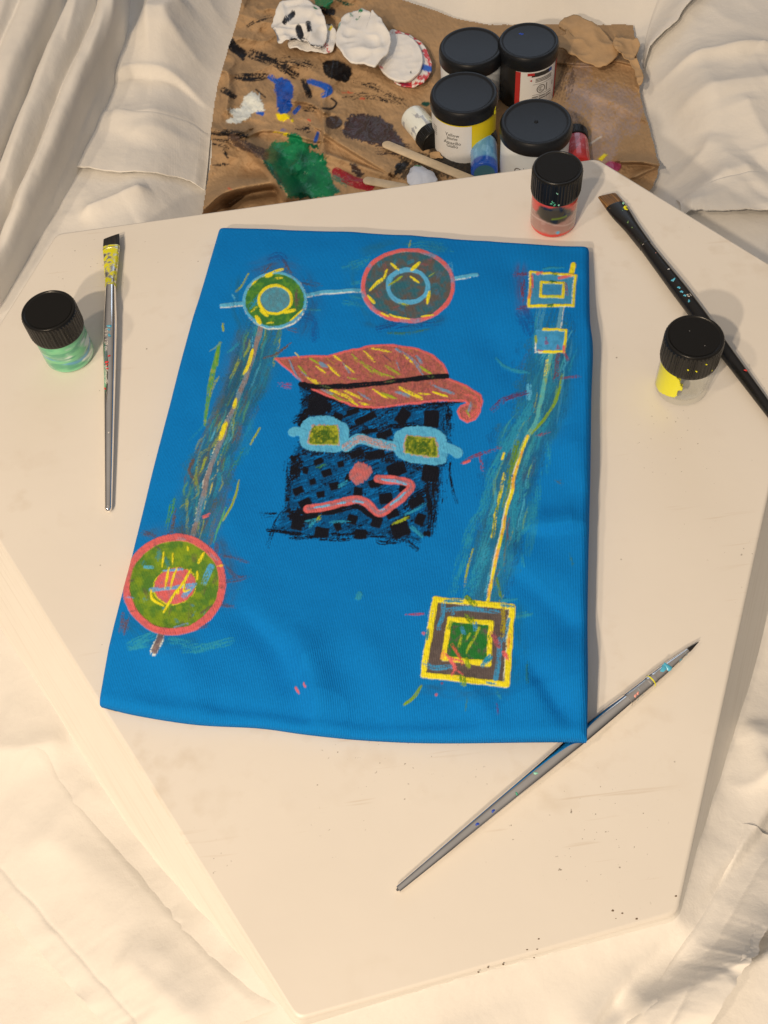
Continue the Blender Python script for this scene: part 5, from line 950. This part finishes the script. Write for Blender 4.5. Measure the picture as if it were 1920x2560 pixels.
def small_jar(label, base, r, h, caph, body_fun=None, glass=False, axis_dir=(0, 0, 1), spin=0., rb=None, group='small screw-top paint jars', name='paint_jar'):
    o = thing(name, label, 'jar', group=group); frame_of(o, base, axis_dir, spin)
    rb = rb or r * .94; hb = h - caph
    prof = [(0, .0004), (rb * .80, .0004), (rb * .93, .0008), (rb * .985, .0026), (rb, .0055), (rb, hb - .004), (rb * .97, hb - .001), (rb * .90, hb + .002), (rb * .90, hb + .006)]
    if glass:
        V, Fc = lathe(prof, 72); add_part('glass_body', V, Fc, M['glass'], o)
        ri = rb - .0017; V, Fc = lathe([(0, .0040), (ri * .8, .0036), (ri * .95, .0048), (ri, .008), (ri, hb - .004), (ri * .95, hb)], 72); add_part('glass_lining', V, Fc, M['glass'], o)
    else:
        pz = np.array(prof); d = np.r_[0, np.cumsum(np.linalg.norm(np.diff(pz, axis=0), axis=1))]; t = np.unique(np.r_[d, np.linspace(0, d[-1], 70)]); pf = np.stack([np.interp(t, d, pz[:, 0]), np.interp(t, d, pz[:, 1])], 1)
        V, Fc = lathe(pf, 128); me = mesh('body', V, Fc); a = np.arctan2(V[:, 1], V[:, 0]); paint_attr(me, body_fun(a, V[:, 2] / hb, np.hypot(V[:, 0], V[:, 1]) / rb)); fix_normals(me); link('body', me, M['paintfilm'], o)
    cp_ = thing_part(o, hb, r, caph); return o
def thing_part(o, hb, r, caph):
    prof = cap_profile(r, caph); rows = prof[:9] + [(r, z) for z in np.linspace(caph - .0026, .0030, 5)] + prof[9:]
    V, Fc = lathe(rows, 288, ribbed(46, r * .030, .0024, caph - .0020)); V[:, 2] += hb; c = add_part('cap', V, Fc, M['cap'], o)
    V, Fc = lathe([(0, .00025), (r * .84, .00025), (r * .84, 0)], 64); V[:, 2] += hb + caph - .0006; add_part('lid_disc', V, Fc, M['cap_top'], c); return c
def mixc(C, m, c): return C * (1 - m[..., None]) + np.asarray(c) * m[..., None]
def green_body(a, z, rr):
    C = np.tile(alb(120, 185, 120), (len(a), 1)); n1 = fbm(a * 1.6 + z * 1.5, z * 5, 820, 4); n2 = fbm(a * 1.3 - z * 2, z * 11 + 4, 830, 5)
    C = mixc(C, smooth(.46, .66, n1), alb(222, 222, 186)); C = mixc(C, smooth(.48, .68, n2) * .8, alb(75, 145, 100)); C = mixc(C, smooth(.80, .95, z) * smooth(.4, .6, n1), alb(70, 140, 95))
    C = mixc(C, np.exp(-((z - .45 - .12 * np.sin(a * 2 + 1)) / .05) ** 2) * smooth(.4, .55, n2) * .8, alb(95, 150, 175)); C = mixc(C, smooth(.22, .08, z) * .8, alb(135, 195, 135)); return C
def red_body(a, z, rr):
    n1 = fbm(a * 2.5, z * 5, 840, 4); n2 = fbm(a * 4, z * 9, 850, 4)
    C = np.tile(alb(176, 122, 98), (len(a), 1)); C = mixc(C, smooth(.55, .7, n2) * .5, alb(200, 150, 125))
    C = mixc(C, smooth(.55, .70, z + .3 * (n1 - .5)) * .95, alb(215, 68, 52))
    da = np.angle(np.exp(1j * (a + 1.75))); blob = smooth(1, .75, np.hypot(da / .95, (z - .72) / .27) + .5 * (n1 - .5))
    C = mixc(C, blob, alb(78, 66, 48)); C = mixc(C, blob * smooth(.5, .6, n2), alb(40, 44, 50)); C = mixc(C, np.exp(-((z - .62 - .06 * da) / .025) ** 2) * (np.abs(da - .2) < .35), alb(120, 130, 40))
    C = mixc(C, smooth(.17, .10, z + .12 * (n1 - .5)), alb(222, 50, 36)); C = mixc(C, np.exp(-((z - .42 - .08 * np.sin(2 * a)) / .02) ** 2) * .6, alb(225, 180, 150)); 
    C = mixc(C, smooth(1, .6, np.hypot((np.angle(np.exp(1j * (a + 1.55)))) / .10, (z - .2) / .06)), alb(100, 170, 180)); return C
jl = small_jar('small black-capped jar smeared with green and white paint left of the silver brush', P(177, 888), .0185, .047, .019, green_body, spin=.4)
jr = small_jar('small black-capped jar of red and brown paint above the shirt corner', P(1381, 558), .0176, .0520, .0205, red_body, spin=.0)
yj = small_jar('small clear glass black-capped jar with a lump of yellow paint inside', P(1701, 968), .0182, .0510, .0210, glass=True)
# yellow lump clinging to the inside of the clear jar
na, nz_ = 60, 44; A_, Z_ = np.meshgrid(np.linspace(math.radians(140), math.radians(268), na), np.linspace(.001, .0305, nz_)); ri = .0182 * .94 - .0008
lumpy = fbm(A_ * 4, Z_ * 260, 860, 4); a0 = math.radians(232) - 1.0 * smooth(.010, .0, Z_) + .5 * np.sin(Z_ / .0305 * 3.0) - .2 + .35 * (fbm(Z_ * 130, Z_ * 0, 862, 2) - .5) + .3 * (lumpy - .5); m = smooth(.10, -.10, A_ - a0) * smooth(math.radians(140), math.radians(152), A_)
rad = ri - m * (.0012 + .0035 * lumpy); keep_ = (m > .35)
V = np.stack([rad * np.cos(A_), rad * np.sin(A_), Z_], -1).reshape(-1, 3); V2 = np.stack([ri * np.cos(A_), ri * np.sin(A_), Z_], -1).reshape(-1, 3)
Fc = grid_faces(nz_, na); Fc = Fc[keep_.ravel()[Fc].all(1)]; F2 = Fc[:, ::-1] + len(V)
link('paint_lump', mesh('paint_lump', np.vstack([V, V2]), np.vstack([Fc, F2])), M['p_yellow'], yj)
def daub(name, parent, pts, r, m, up=(0, 0, 1)):
    """a small raised drop of dried paint at local points"""
    V = []; Fc = []; 
    for (x, y, z_), nrm in pts:
        nrm = Vector(nrm).normalized(); q = nrm.to_track_quat('Z', 'Y'); b0 = len(V); ph = rs.uniform(0, 6)
        for k in range(9): a = 2 * math.pi * k / 9; k_ = r * (1 + .35 * math.sin(2 * a + ph) + .2 * math.sin(3 * a + 2 * ph)); V.append(tuple(Vector((x, y, z_)) + q @ Vector((k_ * math.cos(a), k_ * math.sin(a), -.0002))))
        for k in range(9): a = 2 * math.pi * k / 9; k_ = .6 * r * (1 + .35 * math.sin(2 * a + ph)); V.append(tuple(Vector((x, y, z_)) + q @ Vector((k_ * math.cos(a), k_ * math.sin(a), r * .22))))
        V.append(tuple(Vector((x, y, z_)) + q @ Vector((0, 0, r * .28))))
        for k in range(9): Fc.append([b0 + k, b0 + (k + 1) % 9, b0 + 9 + (k + 1) % 9, b0 + 9 + k]); Fc.append([b0 + 9 + k, b0 + 9 + (k + 1) % 9, b0 + 18])
    return link(name, mesh(name, V, Fc), m, parent)
def on_cyl(r, z_, deg): a = math.radians(deg); return ((r * math.cos(a), r * math.sin(a), z_), (math.cos(a), math.sin(a), 0))
daub('paint_drop', jr, [on_cyl(.0177, .0345, -112), on_cyl(.0177, .0360, -108), on_cyl(.0177, .0335, -104)], .0010, M['p_green']); daub('paint_drop', jr, [on_cyl(.0177, .0335, -94), on_cyl(.0177, .044, -100)], .0008, M['p_mint'])
daub('paint_drop', yj, [on_cyl(.0183, .0345, -58), on_cyl(.0183, .040, -112), on_cyl(.0183, .039, -95), on_cyl(.0183, .0445, -78)], .0007, M['p_yellow'])

# text and marks wrapped on a cylinder (or laid flat along a brush)
def text_mesh(body, size, spacing=1.):
    c = bpy.data.curves.new('lettering', 'FONT'); c.body = body; c.size = size; c.align_x = 'CENTER'; c.align_y = 'CENTER'; c.space_line = spacing; c.resolution_u = 2
    o = bpy.data.objects.new('lettering', c); COL.objects.link(o); dg = bpy.context.evaluated_depsgraph_get(); me = bpy.data.meshes.new_from_object(o.evaluated_get(dg)); bpy.data.objects.remove(o); return me
def wrap(me, r, z0, deg, rot=0.):
    bm = bmesh.new(); bm.from_mesh(me); bmesh.ops.triangulate(bm, faces=bm.faces); bmesh.ops.subdivide_edges(bm, edges=[e for e in bm.edges if e.calc_length() > r * .25], cuts=2); bm.to_mesh(me); bm.free()
    for v in me.vertices:
        x, y = v.co.x * math.cos(rot) - v.co.y * math.sin(rot), v.co.x * math.sin(rot) + v.co.y * math.cos(rot); a = math.radians(deg) + x / r; v.co = (r * math.cos(a), r * math.sin(a), z0 + y)
    return me
def cyl_patch(r, z0, z1, d0, d1, n=24): 
    a = np.radians(np.linspace(d0, d1, n)); V = np.vstack([np.stack([r * np.cos(a), r * np.sin(a), np.full(n, z_)], 1) for z_ in (z0, z1)]); return V, grid_faces(2, n)
def flat_rect(w, h, cx=0, cy=0):
    V = [(cx - w / 2, cy - h / 2, 0), (cx + w / 2, cy - h / 2, 0), (cx + w / 2, cy + h / 2, 0), (cx - w / 2, cy + h / 2, 0)]; return mesh('mark', V, [[0, 1, 2, 3]], False)
def flat_ring(r0, r1, a0=0, a1=360, n=28):
    a = np.radians(np.linspace(a0, a1, n)); V = np.vstack([np.stack([k * np.cos(a), k * np.sin(a), 0 * a], 1) for k in (r0, r1)]); return mesh('mark', V, grid_faces(2, n), False)
def shift(me, dx, dy):
    for v in me.vertices: v.co.x += dx; v.co.y += dy
    return me
def big_jar(label, top_px, r, h, lidh, body_m, name='paint_tub'):
    zf = paper_z(top_px[0] - 10, top_px[1] + 90); b = P(*top_px, zf + h); b[2] = zf - .001
    o = thing(name, label, 'paint jar', tuple(b), group='large black-lidded paint jars'); rb = r * .955; hb = h - lidh
    V, Fc = lathe([(0, 0), (rb * .9, 0), (rb * .96, .0006), (rb * .99, .003), (rb, .006), (rb, hb - .002), (rb * .98, hb), (rb * .9, hb + .002)], 96); add_part('body', V, Fc, body_m, o)
    V, Fc = lathe([(0, h - .0010), (r * .80, h - .0010), (r * .84, h - .0008), (r * .875, h - .0002), (r * .91, h), (r * .95, h - .0004), (r * .985, h - .0022), (r, h - .0045), (r, hb + .001), (r * .99, hb - .0002), (r * .95, hb)], 120); add_part('lid', V, Fc, M['big_lid'], o)
    return o, rb, hb
def mark(o, me, r, z0, deg, m, name, rot=0.): link(name, wrap(me, r, z0, deg, rot), m, o)
J1, rb, hb = big_jar('black-lidded paint jar at the far left of the jar cluster', (1178, 112), .0320, .062, .014, M['white_body'])
J2, rb, hb = big_jar('black paint jar with red-bordered white label at the back right', (1322, 98), .0300, .066, .013, M['black_body'])
LA = -72
V, Fc = cyl_patch(rb + .0003, .004, hb - .002, LA - 52, LA + 50); add_part('label', V, Fc, M['label'], J2)
for d0, d1 in [(LA - 52, LA - 42), (LA + 40, LA + 50)]: V, Fc = cyl_patch(rb + .0006, .004, hb - .002, d0, d1, 8); add_part('label_border', V, Fc, M['red_ink'], J2)
rz = rb + .0007
mark(J2, flat_rect(.020, .0045), rz, hb - .0055, LA - 1, M['ink'], 'printed_bar'); mark(J2, flat_rect(.007, .003), rz + .0002, hb - .0045, LA - 22, M['red_ink'], 'printed_bar'); mark(J2, flat_rect(.004, .004), rz + .0002, hb - .005, LA + 20, M['blue_ink'], 'printed_bar')
for k in range(3): mark(J2, flat_rect(.019, .0009), rz, hb - .0105 - k * .0016, LA + 6, M['ink_grey'], 'printed_rule')
mark(J2, mesh('mark', [(-.0012, 0, 0), (.0012, -.0012, 0), (.0012, .0012, 0)], [[0, 1, 2]], False), rz, hb - .0115, LA - 22, M['red_ink'], 'printed_arrow')
for yy in (hb - .0165, hb - .0285): mark(J2, flat_rect(.022, .0004), rz, yy, LA + 4, M['ink_grey'], 'printed_rule')
mark(J2, flat_ring(.0038, .0047), rz, hb - .0225, LA, M['ink_grey'], 'printed_seal'); mark(J2, flat_ring(.0022, .0027, 40, 320), rz, hb - .0225, LA, M['ink_grey'], 'printed_seal')
mark(J2, text_mesh('M', .0042), rz, hb - .0225, LA, M['ink_grey'], 'lettering', 1.57); mark(J2, flat_rect(.0010, .0085), rz, hb - .0225, LA + 13, M['ink_grey'], 'printed_bar'); mark(J2, flat_rect(.0006, .0055), rz, hb - .0225, LA + 29, M['ink_grey'], 'printed_bar')
for k, ws in enumerate([(-.008, .006), (0, .007), (.008, .007)]):
    for yy in (hb - .0310, hb - .0338): mark(J2, flat_rect(ws[1], .0009, ws[0]), rz, yy, LA + 4, M['ink_grey'], 'printed_rule')
J3, rb, hb = big_jar('yellow paint jar with cream label and black lid beside the white bottle', (1160, 228), .0325, .064, .013, M['yellow_body'])
LA = -118
V, Fc = cyl_patch(rb + .0003, .006, hb - .002, LA - 72, LA + 33, 40); add_part('label', V, Fc, M['label'], J3)
mark(J3, text_mesh('Yellow\nJaune', .0052, .72), rb + .0006, hb - .0145, LA - 2, M['ink'], 'lettering'); mark(J3, text_mesh('Amarillo\nGiallo', .0052, .72), rb + .0006, hb - .0235, LA - 2, M['ink'], 'lettering')
for k in range(5): mark(J3, flat_rect(.006, .0008), rb + .0006, hb - .012 - k * .0022, LA - 42, M['ink_grey'], 'printed_rule')
daub('paint_drop', J3, [on_cyl(.0322, .055, -33), on_cyl(.0326, .0515, -34)], .0022, M['p_yellow'])
J5, rb, hb = big_jar('white paint jar with faint symbols and black lid against the board edge', (1341, 300), .0335, .066, .013, M['white_body'])
LA = -112; rz = rb + .0004
mark(J5, flat_ring(.0032, .0042), rz, hb - .021, LA - 16, M['ink_grey'], 'printed_seal'); mark(J5, text_mesh('M', .0036), rz, hb - .021, LA - 16, M['ink_grey'], 'lettering', 1.57)
mark(J5, mesh('mark', [(-.002, 0, 0), (.002, 0, 0), (0, .003, 0)], [[0, 1, 2]], False), rz, hb - .020, LA + 3, M['red_ink'], 'printed_triangle'); mark(J5, flat_rect(.0045, .003), rz, hb - .0235, LA + 3, M['ink_grey'], 'printed_bar'); mark(J5, flat_rect(.0004, .012), rz, hb - .021, LA - 7, M['ink_grey'], 'printed_rule'); mark(J5, flat_rect(.0004, .012), rz, hb - .021, LA + 13, M['ink_grey'], 'printed_rule')
daub('paint_drop', J5, [on_cyl(rb + .0002, hb - .024, -72)], .005, M['p_red'])
V, Fc = lathe([(0, .0006), (.0014, .0005), (.0020, 0)], 16); V[:, 2] += .0652; add_part('lid_pip', V, Fc, M['big_lid'], J5)
daub('paint_drop', J2, [((-.006, .013, .0651), (0, 0, 1)), ((-.004, .012, .0651), (0, 0, 1))], .0013, M['p_blue'])
daub('paint_drop', yj, [((.004, -.008, .0506), (0, 0, 1)), ((-.002, .005, .0506), (0, 0, 1))], .0003, M['label'])
# three small jars lying on the paper
def lying(label, base_px, cap_px, r, fun, caph, zc_):
    A, B = P(*base_px, zc_), P(*cap_px, zc_); d = B - A; return small_jar(label, tuple(A), r, float(np.linalg.norm(d)), caph, fun, axis_dir=tuple(d), group='small jars lying on the paper', rb=r * .96, spin=.6)
def white_body(a, z, rr): C = np.tile(alb(232, 222, 205), (len(a), 1)); n1 = fbm(a * 3, z * 4, 870, 4); return mixc(C, smooth(.56, .66, n1) * .8, alb(150, 140, 132))
def blue_body(a, z, rr):
    n1 = fbm(a * 3, z * 6, 880, 4); C = np.tile(alb(92, 142, 165), (len(a), 1)); C = mixc(C, smooth(.5, .62, n1) * .7, alb(125, 170, 190)); C = mixc(C, smooth(.3, .2, z) * smooth(.60, .75, rr), alb(25, 75, 150)); return mixc(C, smooth(.80, .72, rr) * smooth(.06, .03, z), alb(45, 95, 100))
def pink_body(a, z, rr): n1 = fbm(a * 3, z * 8, 890, 4); C = np.tile(alb(195, 70, 70), (len(a), 1)); C = mixc(C, smooth(.5, .62, n1) * .8, alb(215, 115, 112)); return mixc(C, smooth(.4, .3, z), alb(200, 45, 40))
lying('small white bottle lying with its black cap toward the yellow jar', fQ((72, 690))[0], fQ((205, 850))[0], .0142, white_body, .014, .025)
lying('small blue paint bottle lying between the yellow and white jars', fQ((500, 1030))[0], fQ((494, 800))[0], .0137, blue_body, .013, .025)
lying('small red paint bottle lying right of the white jar', fQ((1060, 985))[0], fQ((1040, 788))[0], .0118, pink_body, .012, .022)

# ------------------------------------------------------------------ brushes
def brush_frame(tip_px, tail_px, z=ZB):
    A, B = P(*tip_px, z), P(*tail_px, z); t = (B - A); L = np.linalg.norm(t[:2]); t = t / L; n = np.array([-t[1], t[0], 0]); return A, t, n, L
def loft(rows, n=40, pw_=2.0):
    """rows: (s along, half width, half height, centre height, cut) -> local coords x along, y across, z up"""
    a = np.linspace(0, 2 * np.pi, n, endpoint=False); V = []
    for s, w2, h2, c, *rest in rows:
        sk = rest[0] if rest else 0; cy = np.sign(np.cos(a)) * np.abs(np.cos(a)) ** (2 / pw_); cz = np.sign(np.sin(a)) * np.abs(np.sin(a)) ** (2 / pw_)
        V.append(np.stack([s + sk * cy, w2 * cy, c + h2 * cz], 1))
    V = np.vstack(V); Fc = [list(map(int, f)) for f in grid_faces(len(rows), n, True)]; Fc.append(list(range(n))); Fc.append(list(range(len(V) - n, len(V)))[::-1]); return V, Fc
def dense(rows, k=5):
    R_ = np.array([list(r) + [0] * (5 - len(r)) for r in rows]); return catmull(R_, k)
def brush(name, label, tip_px, tail_px, bristle, ferrule, handle, mats, group='paint brushes'):
    A, t, n, L = brush_frame(tip_px, tail_px); o = thing(name, label, 'brush', group=group)
    o.matrix_world = Matrix([[t[0], n[0], 0, A[0]], [t[1], n[1], 0, A[1]], [0, 0, 1, ZB + .0002], [0, 0, 0, 1]])
    V, Fc = loft(bristle, 48, 3.2 if bristle[1][1] > bristle[1][2] * 1.6 else 2); add_part('bristles', V, Fc, mats[0], o)
    V, Fc = loft(dense(ferrule), 48, 2.3); fe = add_part('ferrule', V, Fc, mats[1], o)
    V, Fc = loft(dense(handle), 40); ha = add_part('handle', V, Fc, mats[2], o); return o, fe, ha, L
def bristle_mat(name, c1, c2):
    m = mat(name, c1, .55); n = m.node_tree.nodes; l = m.node_tree.links; co = [x for x in n if x.type == 'TEX_COORD'][0]
    mp = n.new('ShaderNodeMapping'); mp.inputs['Scale'].default_value = (30, 1500, 300); l.new(co.outputs['Object'], mp.inputs[0]); no = n.new('ShaderNodeTexNoise'); no.inputs['Scale'].default_value = 1; no.inputs['Detail'].default_value = 3; l.new(mp.outputs[0], no.inputs['Vector'])
    r = n.new('ShaderNodeValToRGB'); r.color_ramp.elements[0].position = .35; r.color_ramp.elements[0].color = (*c1, 1); r.color_ramp.elements[1].position = .65; r.color_ramp.elements[1].color = (*c2, 1); l.new(no.outputs['Fac'], r.inputs[0]); l.new(r.outputs[0], n['Principled BSDF'].inputs['Base Color'])
    bp = n.new('ShaderNodeBump'); bp.inputs['Strength'].default_value = .6; bp.inputs['Distance'].default_value = .0005; l.new(no.outputs['Fac'], bp.inputs['Height']); l.new(bp.outputs[0], n['Principled BSDF'].inputs['Normal']); return m
M['br_dark'] = bristle_mat('dark_bristles', (.010, .010, .011), (.035, .030, .026)); M['br_tan'] = bristle_mat('tan_bristles', (.05, .024, .008), (.36, .19, .06))
# painted ferrule of the silver flat brush
def smear_ferrule(base, paint, sc, lo, hi, metal=1., rough=.25):
    m = mat('paint_smeared_ferrule', base, rough, metal); n = m.node_tree.nodes; l = m.node_tree.links; co = [x for x in n if x.type == 'TEX_COORD'][0]
    no = n.new('ShaderNodeTexNoise'); no.inputs['Scale'].default_value = sc; no.inputs['Detail'].default_value = 5; l.new(co.outputs['Object'], no.inputs['Vector']); r = n.new('ShaderNodeMapRange'); r.inputs[1].default_value = lo; r.inputs[2].default_value = hi; l.new(no.outputs['Fac'], r.inputs[0])
    x = n.new('ShaderNodeMix'); x.data_type = 'RGBA'; x.inputs[6].default_value = (*base, 1); x.inputs[7].default_value = (*paint, 1); l.new(r.outputs[0], x.inputs[0]); l.new(x.outputs[2], n['Principled BSDF'].inputs['Base Color'])
    q = n.new('ShaderNodeMath'); q.operation = 'MULTIPLY_ADD'; q.inputs[1].default_value = -metal; q.inputs[2].default_value = metal; l.new(r.outputs[0], q.inputs[0]); l.new(q.outputs[0], n['Principled BSDF'].inputs['Metallic']); return m
M['fer_yellow'] = smear_ferrule((.8, .77, .73), tuple(alb(225, 200, 20)), 260, .38, .52); M['fer_black'] = smear_ferrule((.012, .012, .013), tuple(alb(120, 140, 70)), 330, .66, .70, 0., .3)
M['fer_plain'] = smear_ferrule((.8, .77, .73), tuple(alb(90, 140, 140)), 300, .62, .68)
s3 = .3618
tip = (784 * s3, 540 + 178 * s3); tail = (757 * s3, 540 + 2058 * s3)
mm = .0181 / 100 * 100
A, t, n, L = brush_frame(tip, tail); u = L / (2058 - 178)                # metres for each crop pixel along the brush
br1, fe, ha, L = brush('flat_paint_brush', 'silver-handled flat brush with black bristles and yellow-smeared ferrule', tip, tail,
    [(0, .0058, .0006, .0050, -.0018), (2 * u, .0060, .0008, .0050, -.0018), (60 * u, .0061, .0020, .0050, -.0006), (95 * u, .0061, .0024, .0050)],
    [(84 * u, .0064, .0026, .0050), (88 * u, .0064, .0027, .0050), (110 * u, .0063, .0028, .005), (130 * u, .0061, .0029, .005), (136 * u, .0060, .0029, .0050), (230 * u, .0053, .0034, .0050), (330 * u, .0043, .0039, .0050), (350 * u, .0040, .0040, .0050), (356 * u, .0041, .0041, .005), (375 * u, .0040, .0040, .005), (400 * u, .0040, .0040, .0050), (402 * u, .0038, .0038, .005)],
    [(398 * u, .0036, .0036, .0050), (402 * u, .0038, .0038, .0050), (520 * u, .0043, .0043, .0049), (650 * u, .0048, .0048, .0048), (800 * u, .0047, .0047, .0047), (1100 * u, .0040, .0040, .0040), (1500 * u, .0031, .0031, .0031), (1820 * u, .0024, .0024, .0024), (1855 * u, .0023, .0023, .0024), (1870 * u, .0017, .0017, .0024), (1878 * u, .0008, .0008, .0024)], (M['br_dark'], M['fer_yellow'], M['silver']))
V, Fc = loft([(104 * u, .0066, .0031, .005), (107 * u, .0067, .0032, .005), (110 * u, .0066, .0031, .005)], 48); add_part('crimp_ring', V, Fc, M['ferrule'], fe)
def flat_on_brush(me, s, y, z0, rot, o, m, name):
    """lay lettering on a round handle: text runs along the handle"""
    for v in me.vertices:
        a, b = v.co.x * math.cos(rot) - v.co.y * math.sin(rot), v.co.x * math.sin(rot) + v.co.y * math.cos(rot); R_ = z0(s + a); ang = (y + b) / R_
        v.co = (s + a, R_ * 1.03 * math.sin(ang), R_ + R_ * 1.03 * math.cos(ang))
    return link(name, me, m, o)
rad1 = lambda s: float(np.interp(s, [402 * u, 520 * u, 650 * u, 800 * u, 1100 * u, 1500 * u], [.0038, .0043, .0048, .0047, .0040, .0031])) + .0002
def finer(me):
    bm = bmesh.new(); bm.from_mesh(me); bmesh.ops.triangulate(bm, faces=bm.faces); bm.to_mesh(me); bm.free(); return me
flat_on_brush(finer(text_mesh('1/2 in  1.27 cm', .0034)), (990 - 178) * u, -.0013, rad1, 0, br1, M['white_ink'], 'lettering'); flat_on_brush(finer(text_mesh('oftSmart\u00ae', .0036)), (1225 - 178) * u, -.0013, rad1, 0, br1, M['white_ink'], 'lettering')
def drop_on(o, s, y, rad, r, m): R_ = rad(s); a = y / R_; return daub('paint_drop', o, [((s, R_ * math.sin(a), R_ + R_ * math.cos(a)), (0, math.sin(a), math.cos(a)))], r, m)
for s_, y_, r_, m_ in [(900, .001, .0014, 'p_teal'), (925, .0006, .0010, 'p_teal'), (965, .0010, .0012, 'p_teal'), (1105, .0010, .0008, 'p_red'), (1145, -.0010, .0012, 'p_red'), (1165, -.0008, .0009, 'p_red'), (1190, -.0005, .0008, 'p_red'), (1315, -.0024, .0009, 'p_red'), (1600, .0008, .0005, 'white_ink')]: drop_on(br1, (s_ - 178) * u, y_, rad1, r_, M[m_])
s4 = .3978
tip = (1260 + 640 * s4, 360 + 357 * s4); tail = (2030, 1180); A, t, n, L = brush_frame(tip, tail); w4 = .00028
k_ = lambda px, py: float(np.linalg.norm(P(px, py)[:2] - A[:2]))
sB, sC, sH, sJ = k_(1534, 531), k_(1606, 630), k_(1690, 745), k_(1829, 917)
br2, fe2, ha2, L = brush('flat_paint_brush', 'black-handled flat brush with tan bristles lying behind the clear yellow jar', tip, tail,
    [(0, .0066, .0009, .0052, .001), (.001, .0068, .0012, .0052, .001), (sB * .7, .0069, .0024, .0052), (sB + .002, .0068, .0028, .0052)],
    [(sB - .001, .0071, .0030, .0052), (sB + .0005, .0072, .0031, .0052), (sB + .010, .0069, .0034, .0052), (sB + .024, .0052, .0040, .0052), (sC - .006, .0045, .0043, .0050), (sC - .001, .0043, .0043, .0050), (sC, .0044, .0044, .005), (sC + .0008, .0040, .0040, .005)],
    [(sC - .001, .0038, .0038, .0050), (sC + .0005, .0042, .0042, .0050), (sC + .02, .0046, .0046, .0050), (sH, .0052, .0052, .0052), (sH + .03, .0050, .0050, .0050), (sJ, .0042, .0042, .0042), (L * .9, .0030, .0030, .0030), (L - .002, .0025, .0025, .0025), (L, .0012, .0012, .0025)], (M['br_tan'], M['fer_black'], M['blackwood']))
rad2 = lambda s: float(np.interp(s, [sC, sC + .02, sH, sH + .03, sJ], [.0042, .0046, .0052, .0050, .0042])) + .0002
s12 = k_(1260 + 1125 * s4, 360 + 1025 * s4); flat_on_brush(finer(text_mesh('12', .0036)), s12, .0004, rad2, -1.57, br2, M['white_ink'], 'lettering')
for px, py, y_, r_, m_ in [(1060, 912, -.0012, .0010, 'p_teal'), (1075, 908, -.0026, .0009, 'p_teal'), (1100, 960, -.0022, .0010, 'p_teal'), (1118, 985, -.0024, .0010, 'p_teal'), (1135, 1010, -.0022, .0009, 'p_teal'), (1158, 1045, -.0022, .0009, 'p_teal'), (940, 745, .0006, .0006, 'p_coral'), (985, 862, .0006, .0007, 'label'), (1430, 1500, .001, .001, 'p_red')]: drop_on(br2, k_(1260 + px * s4, 360 + py * s4), y_, rad2, r_, M[m_])
for ds, y_, r_, m_ in [(.006, .0045, .0016, 'p_yellow'), (.0085, .0040, .0012, 'p_yellow'), (.012, .001, .0008, 'p_mint'), (.002, .0052, .0012, 'p_mint'), (.009, .001, .001, 'p_mint'), (.014, .0015, .0006, 'label'), (.028, .0005, .0005, 'label')]: daub('paint_drop', br2, [((sB + ds, y_, .0052 + .0030), (0, .3, 1))], r_, M[m_])
tip = (1743, 1612); tail = (992, 2229); A, t, n, L = brush_frame(tip, tail)
sF, sT, sK, sE = k_(1714, 1640), k_(1659, 1680), k_(1623, 1708), k_(1566, 1750)
br3, fe3, ha3, L = brush('round_paint_brush', 'long silver pointed brush tucked under the shirt corner', tip, tail,
    [(0, .0002, .0002, .0038), (.003, .0006, .0006, .0038), (sF * .6, .0011, .0011, .0038), (sF + .002, .0015, .0015, .0038)],
    [(sF - .001, .0014, .0014, .0038), (sF, .0016, .0016, .0038), (sT, .0031, .0031, .0038), (sK - .004, .0034, .0034, .0038), (sK - .002, .0036, .0036, .0038), (sK, .0034, .0034, .0038), (sK + .002, .0036, .0036, .0038), (sK + .004, .0035, .0035, .0038), (sE, .0038, .0038, .0040), (sE + .001, .0036, .0036, .0040)],
    [(sE - .001, .0034, .0034, .0040), (sE + .0005, .0036, .0036, .0040), (sE + .02, .0043, .0043, .0045), (sE + .04, .0046, .0046, .0047), (L * .5, .0042, .0042, .0042), (L * .75, .0033, .0033, .0033), (L - .006, .0022, .0022, .0022), (L - .002, .0019, .0019, .0022), (L, .0007, .0007, .0022)], (M['br_dark'], M['fer_plain'], M['silver']))
rad3 = lambda s: float(np.interp(s, [sF, sT, sK, sE, sE + .04, L * .5, L * .75], [.0016, .0034, .0036, .0039, .0047, .0042, .0033])) + .0002
for ds, y_, r_, m_ in [(sT - .001, .0005, .0022, 'p_teal'), (sT + .0015, -.0004, .0020, 'p_teal'), (sK + .012, .0014, .0008, 'p_coral'), (sK + .014, .0016, .0009, 'p_coral'), (k_(1230, 2034), .0008, .0009, 'p_blue'), (k_(1191, 2066), .0008, .0009, 'p_blue'), (k_(1295, 1999), .0018, .0008, 'p_green'), (k_(1340, 1948), -.0002, .0010, 'p_mint')]: drop_on(br3, ds, y_, rad3, r_, M[m_])
V, Fc = loft([(sK - .0003, .0036, .0036, .0038), (sK, .0037, .0037, .0038), (sK + .0003, .0036, .0036, .0038)], 40); add_part('yellow_ring', V, Fc, M['p_yellow'], fe3)
